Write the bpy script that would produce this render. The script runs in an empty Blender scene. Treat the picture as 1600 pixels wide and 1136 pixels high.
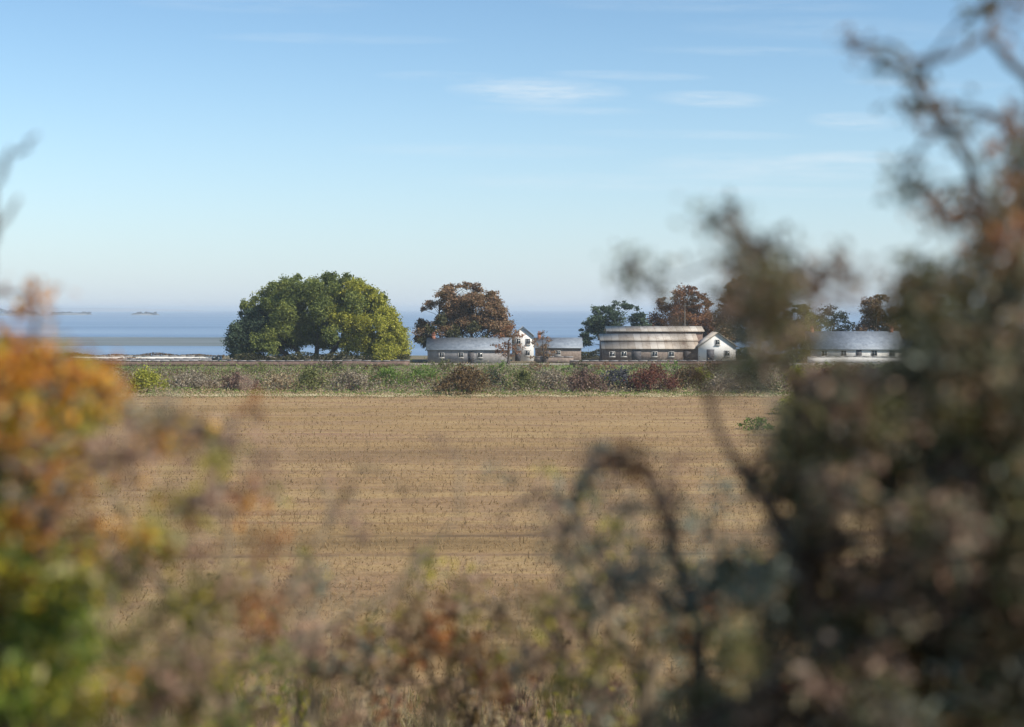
import bpy, math, random
import numpy as np
from mathutils import Vector

# ------------------------------------------------------------------ camera, world, sun, exposure
scene = bpy.context.scene
COL = scene.collection
F = 2222.0            # focal length in photo pixels (1600 wide), 50 mm on 36 mm
EYE = 9.0             # camera height above the field
HOR = 483.0           # photo row of the horizon
cam_d = bpy.data.cameras.new('camera')
cam = bpy.data.objects.new('camera', cam_d); COL.objects.link(cam)
cam.location = (0, 0, EYE)
cam.rotation_euler = (math.radians(90), 0, 0)
cam_d.lens = 50; cam_d.sensor_width = 36
cam_d.shift_y = -(568 - HOR) / 1600.0
cam_d.clip_start = 0.05; cam_d.clip_end = 60000
cam_d.dof.use_dof = True
cam_d.dof.focus_distance = 215
cam_d.dof.aperture_fstop = 1.35
scene.camera = cam

SUN_EL, SUN_AZ = math.radians(42), math.radians(122)
world = bpy.data.worlds.new('World'); scene.world = world
world.use_nodes = True
wt = world.node_tree; wn = wt.nodes; wl = wt.links
wn.clear()
sky = wn.new('ShaderNodeTexSky'); sky.sky_type = 'NISHITA'; sky.sun_disc = False
sky.sun_elevation = SUN_EL; sky.sun_rotation = SUN_AZ
sky.air_density = 1.0; sky.dust_density = 0.0; sky.ozone_density = 4.0; sky.altitude = 0
bg = wn.new('ShaderNodeBackground'); bg.inputs['Strength'].default_value = 0.094
wo = wn.new('ShaderNodeOutputWorld')
tc = wn.new('ShaderNodeTexCoord'); sp = wn.new('ShaderNodeSeparateXYZ')
wl.new(tc.outputs['Generated'], sp.inputs[0])

def wmath(op, a, b=None, clamp=False):
    n = wn.new('ShaderNodeMath'); n.operation = op; n.use_clamp = clamp
    for i, v in enumerate((a, b)):
        if v is None: continue
        if isinstance(v, (int, float)): n.inputs[i].default_value = v
        else: wl.new(v, n.inputs[i])
    return n.outputs[0]
yy = wmath('MAXIMUM', sp.outputs['Y'], 0.05)
U = wmath('DIVIDE', sp.outputs['X'], yy); V = wmath('DIVIDE', sp.outputs['Z'], yy)
cmb = wn.new('ShaderNodeCombineXYZ'); wl.new(wmath('MULTIPLY', U, 9.0), cmb.inputs[0]); wl.new(wmath('MULTIPLY', V, 75.0), cmb.inputs[1])
nz = wn.new('ShaderNodeTexNoise'); nz.inputs['Scale'].default_value = 1.6; nz.inputs['Detail'].default_value = 6; nz.inputs['Roughness'].default_value = 0.68
wl.new(cmb.outputs[0], nz.inputs['Vector'])
streak = wmath('MULTIPLY', wmath('SUBTRACT', nz.outputs['Fac'], 0.33), 2.4, True)
cover = None
for (cx, cy, rx, ry, s) in ((840, 142, 150, 24, 1.0), (1115, 155, 110, 15, .7), (1335, 190, 80, 17, .7), (1200, 262, 230, 26, .6),
                            (400, 8, 220, 14, .22), (1120, 8, 300, 14, .22), (940, 285, 300, 16, .35), (1300, 45, 260, 22, .2), (760, 235, 240, 14, .25), (700, 120, 120, 10, .4), (980, 118, 140, 9, .4), (880, 172, 160, 9, .35), (1230, 300, 200, 10, .4), (520, 60, 220, 10, .25), (1180, 80, 200, 9, .3), (1330, 245, 150, 12, .5), (1450, 130, 140, 10, .35), (1080, 210, 200, 9, .35)):
    du = wmath('DIVIDE', wmath('SUBTRACT', U, (cx - 800) / F), rx / F)
    dv = wmath('DIVIDE', wmath('ADD', wmath('SUBTRACT', V, (HOR - cy) / F), wmath('MULTIPLY', du, 0.0015)), ry / F)
    m = wmath('SUBTRACT', 1.0, wmath('ADD', wmath('MULTIPLY', du, du), wmath('MULTIPLY', dv, dv)), True)
    m = wmath('MULTIPLY', m, s)
    cover = m if cover is None else wmath('ADD', cover, m)
cover = wmath('MULTIPLY', cover, streak, True)
# the pale band of air low over the sea
low = wmath('MULTIPLY', wmath('POWER', wmath('SUBTRACT', 1.0, wmath('MULTIPLY', wmath('MAXIMUM', V, 0.0), 4.3), True), 2.0), 0.86)
hz = wn.new('ShaderNodeMixRGB'); wl.new(low, hz.inputs[0])
tint = wn.new('ShaderNodeMixRGB'); tint.blend_type = 'MULTIPLY'; tint.inputs[0].default_value = 1; wl.new(sky.outputs[0], tint.inputs[1]); tint.inputs[2].default_value = (.92, .97, .93, 1)
wl.new(tint.outputs[0], hz.inputs[1]); hz.inputs[2].default_value = (3.45, 4.1, 5.1, 1)
mx = wn.new('ShaderNodeMixRGB'); wl.new(cover, mx.inputs[0]); wl.new(hz.outputs[0], mx.inputs[1]); mx.inputs[2].default_value = (4.9, 5.6, 6.1, 1)
wl.new(mx.outputs[0], bg.inputs['Color']); wl.new(bg.outputs[0], wo.inputs['Surface'])

sd = bpy.data.lights.new('sun', 'SUN'); sd.energy = 3.9; sd.angle = math.radians(0.5); sd.color = (1.0, 0.94, 0.84)
so = bpy.data.objects.new('sun', sd); COL.objects.link(so)
sdir = Vector((math.sin(SUN_AZ) * math.cos(SUN_EL), math.cos(SUN_AZ) * math.cos(SUN_EL), math.sin(SUN_EL)))
so.rotation_euler = sdir.to_track_quat('Z', 'Y').to_euler()
scene.view_settings.view_transform = 'Standard'; scene.view_settings.look = 'None'
scene.view_settings.exposure = 0.72; scene.view_settings.gamma = 1.0

# ------------------------------------------------------------------ helpers
rng = np.random.default_rng(7)

def at(px, py, d):
    """world point seen at photo pixel (px, py) at distance d along the view axis"""
    return np.array(((px - 800) / F * d, d, EYE - (py - HOR) / F * d))

def gx(px, d): return (px - 800) / F * d

class MB:
    """collects vertices and faces of one mesh object"""
    def __init__(self): self.v = []; self.n = 0; self.loops = []; self.sizes = []
    def add(self, verts, faces):
        self.v.append(np.asarray(verts, float).reshape(-1, 3))
        for f in faces:
            self.loops.append(np.asarray(f, np.int64) + self.n); self.sizes.append(np.array([len(f)]))
        self.n += len(self.v[-1])
    def add_many(self, verts, k, nper):
        """verts (N, nper, 3); k (m, q) face template"""
        N = len(verts); k = np.asarray(k)
        self.v.append(verts.reshape(-1, 3))
        base = (np.arange(N) * nper)[:, None, None] + self.n
        self.loops.append((base + k[None]).reshape(-1)); self.sizes.append(np.full(N * k.shape[0], k.shape[1]))
        self.n += N * nper
    def box(self, c, s, rz=0.0):
        x, y, z = np.array(s) / 2
        p = np.array([(-x, -y, -z), (x, -y, -z), (x, y, -z), (-x, y, -z), (-x, -y, z), (x, -y, z), (x, y, z), (-x, y, z)])
        ca, sa = math.cos(rz), math.sin(rz)
        p = np.stack([p[:, 0] * ca - p[:, 1] * sa, p[:, 0] * sa + p[:, 1] * ca, p[:, 2]], 1) + np.array(c)
        self.add(p, [(0, 3, 2, 1), (4, 5, 6, 7), (0, 1, 5, 4), (1, 2, 6, 5), (2, 3, 7, 6), (3, 0, 4, 7)])
    def tube(self, pts, rad, n=6):
        pts = np.asarray(pts, float); k = len(pts)
        rad = np.broadcast_to(np.asarray(rad, float), (k,))
        t = np.gradient(pts, axis=0); t /= np.linalg.norm(t, axis=1)[:, None] + 1e-9
        ref = np.where(np.abs(t[:, 2:3]) > .9, np.array([[1., 0, 0]]), np.array([[0, 0, 1.]]))
        a = np.cross(t, ref); a /= np.linalg.norm(a, axis=1)[:, None] + 1e-9
        b = np.cross(t, a)
        th = np.arange(n) / n * 2 * math.pi
        ring = pts[:, None] + rad[:, None, None] * (np.cos(th)[None, :, None] * a[:, None] + np.sin(th)[None, :, None] * b[:, None])
        fs = []
        for i in range(k - 1):
            for j in range(n):
                j2 = (j + 1) % n
                fs.append((i * n + j, i * n + j2, (i + 1) * n + j2, (i + 1) * n + j))
        fs.append(tuple(range(n))[::-1]); fs.append(tuple(range((k - 1) * n, k * n)))
        self.add(ring.reshape(-1, 3), fs)
    def build(self, name, mat, parent=None, loc=None, smooth=False):
        v = np.concatenate(self.v); lp = np.concatenate(self.loops).astype(np.int32); sz = np.concatenate(self.sizes).astype(np.int32)
        if loc is not None: v = v - np.asarray(loc, float)
        me = bpy.data.meshes.new(name)
        me.vertices.add(len(v)); me.vertices.foreach_set('co', v.reshape(-1).astype(np.float32))
        me.loops.add(len(lp)); me.loops.foreach_set('vertex_index', lp)
        me.polygons.add(len(sz)); me.polygons.foreach_set('loop_start', np.concatenate([[0], np.cumsum(sz)[:-1]]).astype(np.int32))
        me.polygons.foreach_set('loop_total', sz)
        if smooth: me.polygons.foreach_set('use_smooth', np.ones(len(sz), bool))
        me.update(calc_edges=True); me.validate()
        if mat is not None: me.materials.append(mat)
        o = bpy.data.objects.new(name, me); COL.objects.link(o)
        if loc is not None and parent is None: o.location = tuple(loc)
        if parent is not None: o.parent = parent
        return o

def thing(name, label, cat, loc, group=None):
    o = bpy.data.objects.new(name, None); COL.objects.link(o)
    o.location = tuple(float(c) for c in loc); o.empty_display_size = .3
    o['label'] = label; o['category'] = cat
    if group: o['group'] = group
    return o
def tag(o, label, cat, group=None):
    o['label'] = label; o['category'] = cat
    if group: o['group'] = group
    return o
def kind(o, k): o['kind'] = k; return o

def unit(n):
    a = rng.normal(size=(n, 3)); return a / (np.linalg.norm(a, axis=1)[:, None] + 1e-9)

def leaves(mb, pts, size, aspect=.5, fine=False, droop=0.0, flat=0.0):
    """one leaf per point; fine leaves have two halves folded on the midrib"""
    n = len(pts)
    if n == 0: return
    size = np.broadcast_to(size, (n,)) * rng.uniform(.65, 1.35, n)
    a = unit(n); a[:, 2] -= droop; a[:, 2] *= (1 - flat); a /= np.linalg.norm(a, axis=1)[:, None] + 1e-9
    b = np.cross(a, unit(n)); b /= np.linalg.norm(b, axis=1)[:, None] + 1e-9
    if flat: b[:, 2] *= (1 - flat)
    nn = np.cross(a, b)
    L = a * size[:, None]; W = b * (size * aspect)[:, None]; N = nn * (size * .12)[:, None]
    p = np.asarray(pts)
    if not fine:
        v = np.stack([p - L / 2, p + W / 2, p + L / 2, p - W / 2], 1)
        mb.add_many(v, [(0, 1, 2, 3)], 4)
    else:
        v = np.stack([p - L * .5, p - L * .18 + W * .42 + N, p + L * .18 + W * .4 + N, p + L * .5, p + L * .18 - W * .4 + N, p - L * .18 - W * .42 + N], 1)
        mb.add_many(v, [(0, 1, 2, 3), (0, 3, 4, 5)], 6)

# ------------------------------------------------------------------ materials
def mat_new(name):
    m = bpy.data.materials.new(name); m.use_nodes = True
    nt = m.node_tree; nt.nodes.clear()
    return m, nt, nt.nodes, nt.links

def ramp(nodes, cols):
    r = nodes.new('ShaderNodeValToRGB'); e = r.color_ramp.elements
    while len(e) < len(cols): e.new(0.5)
    for i, c in enumerate(cols):
        e[i].position = c[0] if len(c) == 2 else i / (len(cols) - 1)
        cc = c[1] if len(c) == 2 else c
        e[i].color = (*cc, 1)
    return r

def leaf_mat(name, cols, trans=.35, rough=.6, patch=0.0):
    """every leaf picks its colour from the ramp; part of the light passes through"""
    m, nt, N, L = mat_new(name)
    g = N.new('ShaderNodeNewGeometry')
    r = ramp(N, cols); fac = g.outputs['Random Per Island']
    if patch:
        t = N.new('ShaderNodeTexCoord'); no = N.new('ShaderNodeTexNoise'); no.inputs['Scale'].default_value = patch; no.inputs['Detail'].default_value = 2
        L.new(t.outputs['Object'], no.inputs['Vector'])
        mm = N.new('ShaderNodeMath'); mm.operation = 'MULTIPLY_ADD'; L.new(no.outputs['Fac'], mm.inputs[0]); mm.inputs[1].default_value = 2.0; mm.inputs[2].default_value = -0.95
        ad = N.new('ShaderNodeMath'); ad.operation = 'MULTIPLY_ADD'; L.new(fac, ad.inputs[0]); ad.inputs[1].default_value = .55; L.new(mm.outputs[0], ad.inputs[2]); ad.use_clamp = True
        off = N.new('ShaderNodeMath'); off.operation = 'ADD'; off.use_clamp = True; L.new(ad.outputs[0], off.inputs[0]); off.inputs[1].default_value = .16
        fac = off.outputs[0]
    L.new(fac, r.inputs[0])
    p = N.new('ShaderNodeBsdfPrincipled'); p.inputs['Roughness'].default_value = rough; p.inputs['Specular IOR Level'].default_value = .25
    L.new(r.outputs[0], p.inputs['Base Color'])
    tr = N.new('ShaderNodeBsdfTranslucent'); L.new(r.outputs[0], tr.inputs['Color'])
    mi = N.new('ShaderNodeMixShader'); mi.inputs[0].default_value = trans
    L.new(p.outputs[0], mi.inputs[1]); L.new(tr.outputs[0], mi.inputs[2])
    o = N.new('ShaderNodeOutputMaterial'); L.new(mi.outputs[0], o.inputs['Surface'])
    return m

def rough_mat(name, cols, scale=4.0, rough=.85, stretch=(1, 1, 1), bump=.0, detail=6, spec=.2):
    m, nt, N, L = mat_new(name)
    t = N.new('ShaderNodeTexCoord'); mp = N.new('ShaderNodeMapping'); mp.inputs['Scale'].default_value = stretch
    L.new(t.outputs['Object'], mp.inputs['Vector'])
    no = N.new('ShaderNodeTexNoise'); no.inputs['Scale'].default_value = scale; no.inputs['Detail'].default_value = detail; no.inputs['Roughness'].default_value = .65
    L.new(mp.outputs[0], no.inputs['Vector'])
    r = ramp(N, cols); L.new(no.outputs['Fac'], r.inputs[0])
    p = N.new('ShaderNodeBsdfPrincipled'); p.inputs['Roughness'].default_value = rough; p.inputs['Specular IOR Level'].default_value = spec
    L.new(r.outputs[0], p.inputs['Base Color'])
    if bump:
        b = N.new('ShaderNodeBump'); b.inputs['Strength'].default_value = bump; b.inputs['Distance'].default_value = .1
        L.new(no.outputs['Fac'], b.inputs['Height']); L.new(b.outputs[0], p.inputs['Normal'])
    o = N.new('ShaderNodeOutputMaterial'); L.new(p.outputs[0], o.inputs['Surface'])
    return m

M = {}
M['bark'] = rough_mat('bark', [(0.3, (.03, .022, .016)), (0.7, (.10, .075, .055))], 6, stretch=(1, 1, .25), bump=.5)
M['twig'] = rough_mat('twig', [(0.3, (.05, .036, .028)), (0.7, (.13, .095, .075))], 20)
M['pale_twig'] = rough_mat('pale_twig', [(0.3, (.16, .12, .08)), (0.7, (.30, .24, .16))], 20)
M['pine_blue'] = leaf_mat('pine_blue', [(.012, .026, .034), (.03, .055, .066), (.055, .085, .09)], .12, .7, patch=.35)
M['pine_teal'] = leaf_mat('pine_teal', [(.025, .045, .03), (.06, .09, .05), (.11, .15, .075)], .25, .7, patch=.35)
M['pine_brown'] = leaf_mat('pine_brown', [(.04, .035, .03), (.09, .07, .055), (.15, .10, .06)], .15, .7, patch=.4)
M['rust'] = leaf_mat('rust', [(.13, .055, .03), (.26, .12, .055), (.38, .20, .09)], .35)
M['plum'] = leaf_mat('plum', [(.08, .045, .035), (.17, .105, .08), (.26, .16, .11)], .25)
M['yellow_green'] = leaf_mat('yellow_green', [(.16, .17, .02), (.34, .34, .04), (.50, .46, .08)], .4)
M['olive'] = leaf_mat('olive', [(.07, .08, .025), (.15, .16, .05), (.26, .25, .09)], .3)
M['green'] = leaf_mat('green', [(.06, .11, .015), (.14, .22, .035), (.24, .31, .06)], .35)
M['dark_green'] = leaf_mat('dark_green', [(.015, .022, .014), (.035, .045, .025), (.06, .07, .035)], .2)
M['brown_leaf'] = leaf_mat('brown_leaf', [(.05, .032, .015), (.12, .075, .03), (.20, .13, .055)], .25)
M['red_leaf'] = leaf_mat('red_leaf', [(.07, .02, .015), (.15, .05, .03), (.2, .09, .05)], .3)
M['grey_scrub'] = leaf_mat('grey_scrub', [(.15, .12, .085), (.28, .23, .16), (.42, .35, .25)], .25)
M['slate_scrub'] = leaf_mat('slate_scrub', [(.035, .038, .045), (.075, .075, .085), (.12, .115, .12)], .2)
M['straw'] = leaf_mat('straw', [(.22, .15, .08), (.38, .28, .16), (.52, .42, .26)], .3)
M['tan_leaf'] = leaf_mat('tan_leaf', [(.16, .09, .04), (.36, .23, .12), (.62, .47, .30)], .35)
M['orange_leaf'] = leaf_mat('orange_leaf', [(.34, .10, .02), (.74, .30, .025), (.80, .44, .05), (.62, .20, .04), (.72, .52, .10)], .45)
M['lime_leaf'] = leaf_mat('lime_leaf', [(.12, .13, .03), (.34, .32, .03), (.58, .48, .05), (.18, .20, .06), (.60, .52, .25)], .45)
M['dusk_leaf'] = leaf_mat('dusk_leaf', [(.07, .075, .06), (.12, .12, .09), (.19, .18, .135), (.18, .12, .09)], .4, .55)
M['umber_leaf'] = leaf_mat('umber_leaf', [(.085, .052, .025), (.16, .095, .045), (.25, .15, .07), (.12, .095, .04), (.34, .24, .15)], .35, .55)
M['shade_leaf'] = leaf_mat('shade_leaf', [(.065, .075, .045), (.115, .13, .075), (.19, .20, .125), (.11, .085, .045), (.24, .14, .07), (.34, .32, .22)], .4, .5)
M['grass_blade'] = leaf_mat('grass_blade', [(.10, .07, .03), (.26, .19, .09), (.42, .34, .2), (.2, .18, .05), (.16, .10, .07)], .35)
M['stubble'] = leaf_mat('stubble', [(.24, .15, .07), (.36, .235, .11), (.48, .34, .18), (.30, .19, .09)], .6)

M['sun_green'] = leaf_mat('sun_green', [(.055, .075, .02), (.15, .18, .04), (.30, .31, .07)], .35, .7, patch=.3)
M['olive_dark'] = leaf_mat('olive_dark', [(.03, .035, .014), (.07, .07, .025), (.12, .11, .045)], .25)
M['rusty_brown'] = leaf_mat('rusty_brown', [(.10, .06, .035), (.22, .13, .07), (.36, .22, .12), (.15, .13, .06)], .3, .7)
M['rust_leaf'] = leaf_mat('rust_leaf', [(.18, .05, .015), (.38, .13, .03), (.50, .22, .05)], .45)
M['brown_spray'] = leaf_mat('brown_spray', [(.13, .085, .06), (.24, .16, .115), (.38, .27, .21)], .4)
M['sage_leaf'] = leaf_mat('sage_leaf', [(.08, .10, .075), (.18, .20, .15), (.30, .32, .26)], .35)
M['plum_leaf'] = leaf_mat('plum_leaf', [(.20, .11, .075), (.40, .25, .18), (.58, .42, .31)], .4)
M['bright_green'] = leaf_mat('bright_green', [(.10, .17, .02), (.20, .28, .04), (.34, .38, .07)], .45)
M['olive_leaf'] = leaf_mat('olive_leaf', [(.06, .06, .02), (.15, .14, .05), (.28, .25, .12)], .35)
M['green_leaf'] = leaf_mat('green_leaf', [(.06, .10, .02), (.13, .20, .04), (.24, .29, .08)], .45)
M['dark_shrub'] = leaf_mat('dark_shrub', [(.035, .045, .022), (.075, .09, .04), (.13, .15, .07)], .35)
def wall_mat(name, col, dirt=.6):
    c2 = tuple(c * dirt for c in col)
    return rough_mat(name, [(.25, c2), (.55, col), (.9, tuple(min(1, c * 1.08) for c in col))], .9, .9, stretch=(1, 1, .5), bump=.15)
M['white_wall'] = wall_mat('white_wall', (.74, .71, .66), .8)
M['cream_wall'] = wall_mat('cream_wall', (.66, .62, .45), .8)
M['stone_wall'] = rough_mat('stone_wall', [(.3, (.14, .105, .085)), (.7, (.30, .24, .20))], 2.2, .9, bump=.4)
M['grey_wall'] = rough_mat('grey_wall', [(.3, (.20, .19, .19)), (.7, (.36, .34, .33))], 1.5, .9, bump=.3)
M['brown_wall'] = rough_mat('brown_wall', [(.3, (.10, .065, .05)), (.7, (.22, .15, .12))], 1.8, .9, bump=.3)
M['tan_wall'] = wall_mat('tan_wall', (.46, .38, .30), .75)
M['brick'] = rough_mat('brick', [(.3, (.20, .08, .05)), (.7, (.33, .15, .10))], 6, .9)
M['pale_roof'] = rough_mat('pale_roof', [(.3, (.22, .18, .15)), (.45, (.38, .33, .27)), (.7, (.47, .41, .34))], .9, .8, stretch=(1, .4, .4), bump=.2)
def sheet_roof(name, cols, step):
    m = rough_mat(name, cols, .9, .75, stretch=(1, .4, .4), bump=.2); nt = m.node_tree; N, L = nt.nodes, nt.links
    p = [n for n in N if n.type == 'BSDF_PRINCIPLED'][0]; src = p.inputs['Base Color'].links[0].from_socket
    t = N.new('ShaderNodeTexCoord'); b_ = N.new('ShaderNodeTexBrick'); b_.inputs['Scale'].default_value = 1.0; b_.inputs['Brick Width'].default_value = step; b_.inputs['Row Height'].default_value = 50; b_.inputs['Mortar Size'].default_value = .035
    b_.inputs['Color1'].default_value = (1, 1, 1, 1); b_.inputs['Color2'].default_value = (.72, .66, .6, 1); b_.inputs['Mortar'].default_value = (.5, .45, .4, 1); b_.offset = 0
    L.new(t.outputs['Object'], b_.inputs['Vector'])
    x = N.new('ShaderNodeMixRGB'); x.blend_type = 'MULTIPLY'; x.inputs[0].default_value = 1; L.new(src, x.inputs[1]); L.new(b_.outputs['Color'], x.inputs[2]); L.new(x.outputs[0], p.inputs['Base Color'])
    return m
M['pale_roof'] = sheet_roof('pale_roof', [(.3, (.26, .20, .16)), (.45, (.44, .39, .33)), (.7, (.54, .49, .42))], 1.3)
M['slate_roof'] = rough_mat('slate_roof', [(.3, (.13, .15, .18)), (.7, (.26, .29, .32))], 1.6, .6, bump=.2, spec=.4)
M['glass'] = rough_mat('glass', [(.3, (.015, .02, .025)), (.7, (.04, .05, .06))], .8, .12, spec=.5)
M['trim'] = rough_mat('trim', [(.3, (.36, .34, .31)), (.7, (.5, .48, .45))], 3, .6)
M['door'] = rough_mat('door', [(.3, (.05, .05, .055)), (.7, (.10, .09, .09))], 3, .6)
M['pole'] = rough_mat('pole', [(.3, (.10, .085, .07)), (.7, (.2, .17, .14))], 8, .9, stretch=(1, 1, .1))
M['rock'] = rough_mat('rock', [(.3, (.10, .11, .12)), (.7, (.24, .24, .24))], .02, .9)
M['hull'] = rough_mat('hull', [(.3, (.5, .5, .5)), (.7, (.7, .7, .7))], 1, .4)
M['sail'] = rough_mat('sail', [(.3, (.12, .14, .16)), (.7, (.2, .22, .24))], .5, .8)

# ------------------------------------------------------------------ ground
def bank_z(x, y):
    b = 7.55 - 0.255 * np.maximum(y, -6) + .12 * np.sin(x * .5 + y * .3)
    b = np.where(y < 0, 7.55 + .05 * y, b)
    return np.maximum(b, 0)
def ground_z(x, y):
    x = np.asarray(x, float); y = np.asarray(y, float)
    z = bank_z(x, y)
    z = np.where((y > 262), -(y - 262) / 165.0 * 4.9, z)
    z = np.where(y > 470, -6.2, np.maximum(z, -6.2))
    return z
gxs = np.concatenate([np.linspace(-9000, -700, 8), np.linspace(-600, -60, 40), np.linspace(-56, 56, 90), np.linspace(60, 600, 40), np.linspace(700, 9000, 8)])
gys = np.concatenate([np.linspace(-300, -10, 8), np.linspace(-8, 34, 60), np.linspace(38, 258, 60), np.linspace(262, 480, 24), np.array([600, 2000, 8000])])
X, Y = np.meshgrid(gxs, gys)
Z = ground_z(X, Y)
nx, ny = len(gxs), len(gys)
mb = MB()
mb.v.append(np.stack([X, Y, Z], -1).reshape(-1, 3)); mb.n = nx * ny
ii = (np.arange(ny - 1)[:, None] * nx + np.arange(nx - 1)[None]).reshape(-1)
mb.loops.append(np.stack([ii, ii + 1, ii + 1 + nx, ii + nx], 1).reshape(-1)); mb.sizes.append(np.full(len(ii), 4))
m, nt, N, L = mat_new('meadow_ground')
t = N.new('ShaderNodeTexCoord')
n1 = N.new('ShaderNodeTexNoise'); n1.inputs['Scale'].default_value = .12; n1.inputs['Detail'].default_value = 8; L.new(t.outputs['Object'], n1.inputs['Vector'])
n2 = N.new('ShaderNodeTexNoise'); n2.inputs['Scale'].default_value = 2.5; n2.inputs['Detail'].default_value = 6; L.new(t.outputs['Object'], n2.inputs['Vector'])
r1 = ramp(N, [(.35, (.14, .12, .07)), (.5, (.26, .2, .13)), (.62, (.17, .18, .07)), (.75, (.32, .27, .19))]); L.new(n1.outputs['Fac'], r1.inputs[0])
r2 = ramp(N, [(.3, (.45, .45, .45)), (.7, (1, 1, 1))]); L.new(n2.outputs['Fac'], r2.inputs[0])
mm = N.new('ShaderNodeMixRGB'); mm.blend_type = 'MULTIPLY'; mm.inputs[0].default_value = 1; L.new(r1.outputs[0], mm.inputs[1]); L.new(r2.outputs[0], mm.inputs[2])
p = N.new('ShaderNodeBsdfPrincipled'); p.inputs['Roughness'].default_value = .95; p.inputs['Specular IOR Level'].default_value = .1; L.new(mm.outputs[0], p.inputs['Base Color'])
o = N.new('ShaderNodeOutputMaterial'); L.new(p.outputs[0], o.inputs['Surface'])
kind(mb.build('ground', m, smooth=True), 'structure')

# the harvested field: a sheet just above the ground, straw rows running across, wheel ruts
def field_material():
    m, nt, N, L = mat_new('harvested_field')
    t = N.new('ShaderNodeTexCoord'); s = N.new('ShaderNodeSeparateXYZ'); L.new(t.outputs['Object'], s.inputs[0])
    def noise(scale, st=(1, 1, 1), det=5, ro=.6):
        mp = N.new('ShaderNodeMapping'); mp.inputs['Scale'].default_value = st; L.new(t.outputs['Object'], mp.inputs[0])
        n = N.new('ShaderNodeTexNoise'); n.inputs['Scale'].default_value = scale; n.inputs['Detail'].default_value = det; n.inputs['Roughness'].default_value = ro
        L.new(mp.outputs[0], n.inputs['Vector']); return n.outputs['Fac']
    def mth(op, a, b, clamp=False):
        n = N.new('ShaderNodeMath'); n.operation = op; n.use_clamp = clamp
        for i, v in enumerate((a, b)):
            if isinstance(v, (int, float)): n.inputs[i].default_value = v
            else: L.new(v, n.inputs[i])
        return n.outputs[0]
    big = ramp(N, [(.3, (.26, .175, .08)), (.42, (.37, .25, .12)), (.5, (.30, .195, .11)), (.58, (.40, .28, .135)), (.68, (.31, .19, .12)), (.78, (.32, .25, .10))]); L.new(noise(.07, (.3, 2.2, 1)), big.inputs[0])
    rows = ramp(N, [(.3, (.74, .69, .63)), (.52, (1, 1, 1)), (.7, (1.0, .97, .9))]); L.new(noise(1.0, (.06, 1.1, 1), 6), rows.inputs[0])
    fine = ramp(N, [(.28, (.35, .32, .3)), (.5, (.9, .88, .85)), (.75, (1, 1, 1))]); L.new(noise(2.6, (1, 1, 1), 8, .75), fine.inputs[0])
    a = N.new('ShaderNodeMixRGB'); a.blend_type = 'MULTIPLY'; a.inputs[0].default_value = .8; L.new(big.outputs[0], a.inputs[1]); L.new(rows.outputs[0], a.inputs[2])
    b = N.new('ShaderNodeMixRGB'); b.blend_type = 'MULTIPLY'; b.inputs[0].default_value = .8; L.new(a.outputs[0], b.inputs[1]); L.new(fine.outputs[0], b.inputs[2])
    # wheel ruts
    tot = None
    for (y0, sl, w) in ((56.3, -.03, .5), (51.9, -.045, .5), (96, .01, .35), (101, .012, .3)):
        d = mth('ABSOLUTE', mth('SUBTRACT', mth('ADD', s.outputs['Y'], mth('MULTIPLY', s.outputs['X'], sl)), y0), 0)
        k = mth('SUBTRACT', 1.0, mth('DIVIDE', d, w), True)
        tot = k if tot is None else mth('ADD', tot, k)
    br = mth('MULTIPLY', mth('SUBTRACT', noise(.28, (1, .6, 1), 4), .42), 5.0, True)
    tot = mth('MULTIPLY', mth('MULTIPLY', tot, br), .75, True)
    for (y0, w) in ((54.0, 5.0), (43.0, 3.0), (88.0, 6.0)):
        d = mth('ABSOLUTE', mth('SUBTRACT', mth('ADD', s.outputs['Y'], mth('MULTIPLY', noise(.03, (1, .2, 1), 3), 8.0)), y0 + 4.0), 0)
        tot = mth('ADD', tot, mth('MULTIPLY', mth('SUBTRACT', 1.0, mth('DIVIDE', d, w), True), mth('MULTIPLY', noise(.35, (.3, 1.5, 1), 6), .62)), True)
    c = N.new('ShaderNodeMixRGB'); L.new(tot, c.inputs[0]); L.new(b.outputs[0], c.inputs[1]); c.inputs[2].default_value = (.11, .072, .04, 1)
    p = N.new('ShaderNodeBsdfPrincipled'); p.inputs['Roughness'].default_value = .95; p.inputs['Specular IOR Level'].default_value = .1
    L.new(c.outputs[0], p.inputs['Base Color'])
    bu = N.new('ShaderNodeBump'); bu.inputs['Strength'].default_value = .8; bu.inputs['Distance'].default_value = .12; L.new(noise(2.6, (1, 1, 1), 8, .75), bu.inputs['Height']); L.new(bu.outputs[0], p.inputs['Normal'])
    o = N.new('ShaderNodeOutputMaterial'); L.new(p.outputs[0], o.inputs['Surface'])
    return m
def sheet(name, x0, x1, y0, y1, z, mat, nx=40, ny=30, amp=0.0):
    xs = np.linspace(x0, x1, nx); ys = np.linspace(y0, y1, ny); X, Y = np.meshgrid(xs, ys)
    Zs = np.full_like(X, z) + amp * np.sin(X * .21 + 1) * np.sin(Y * .13)
    b = MB(); b.v.append(np.stack([X, Y, Zs], -1).reshape(-1, 3)); b.n = nx * ny
    ii = (np.arange(ny - 1)[:, None] * nx + np.arange(nx - 1)[None]).reshape(-1)
    b.loops.append(np.stack([ii, ii + 1, ii + 1 + nx, ii + nx], 1).reshape(-1)); b.sizes.append(np.full(len(ii), 4))
    return kind(b.build(name, mat), 'structure')
sheet('field', -170, 170, 30.5, 146.5, .03, field_material())
mo = sheet('field_margin', -170, 170, 146.2, 151, .05, rough_mat('margin_straw', [(.3, (.36, .29, .16)), (.6, (.55, .45, .27)), (.8, (.34, .34, .14))], .35, stretch=(.6, 2, 1)), 400, 6)
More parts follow.
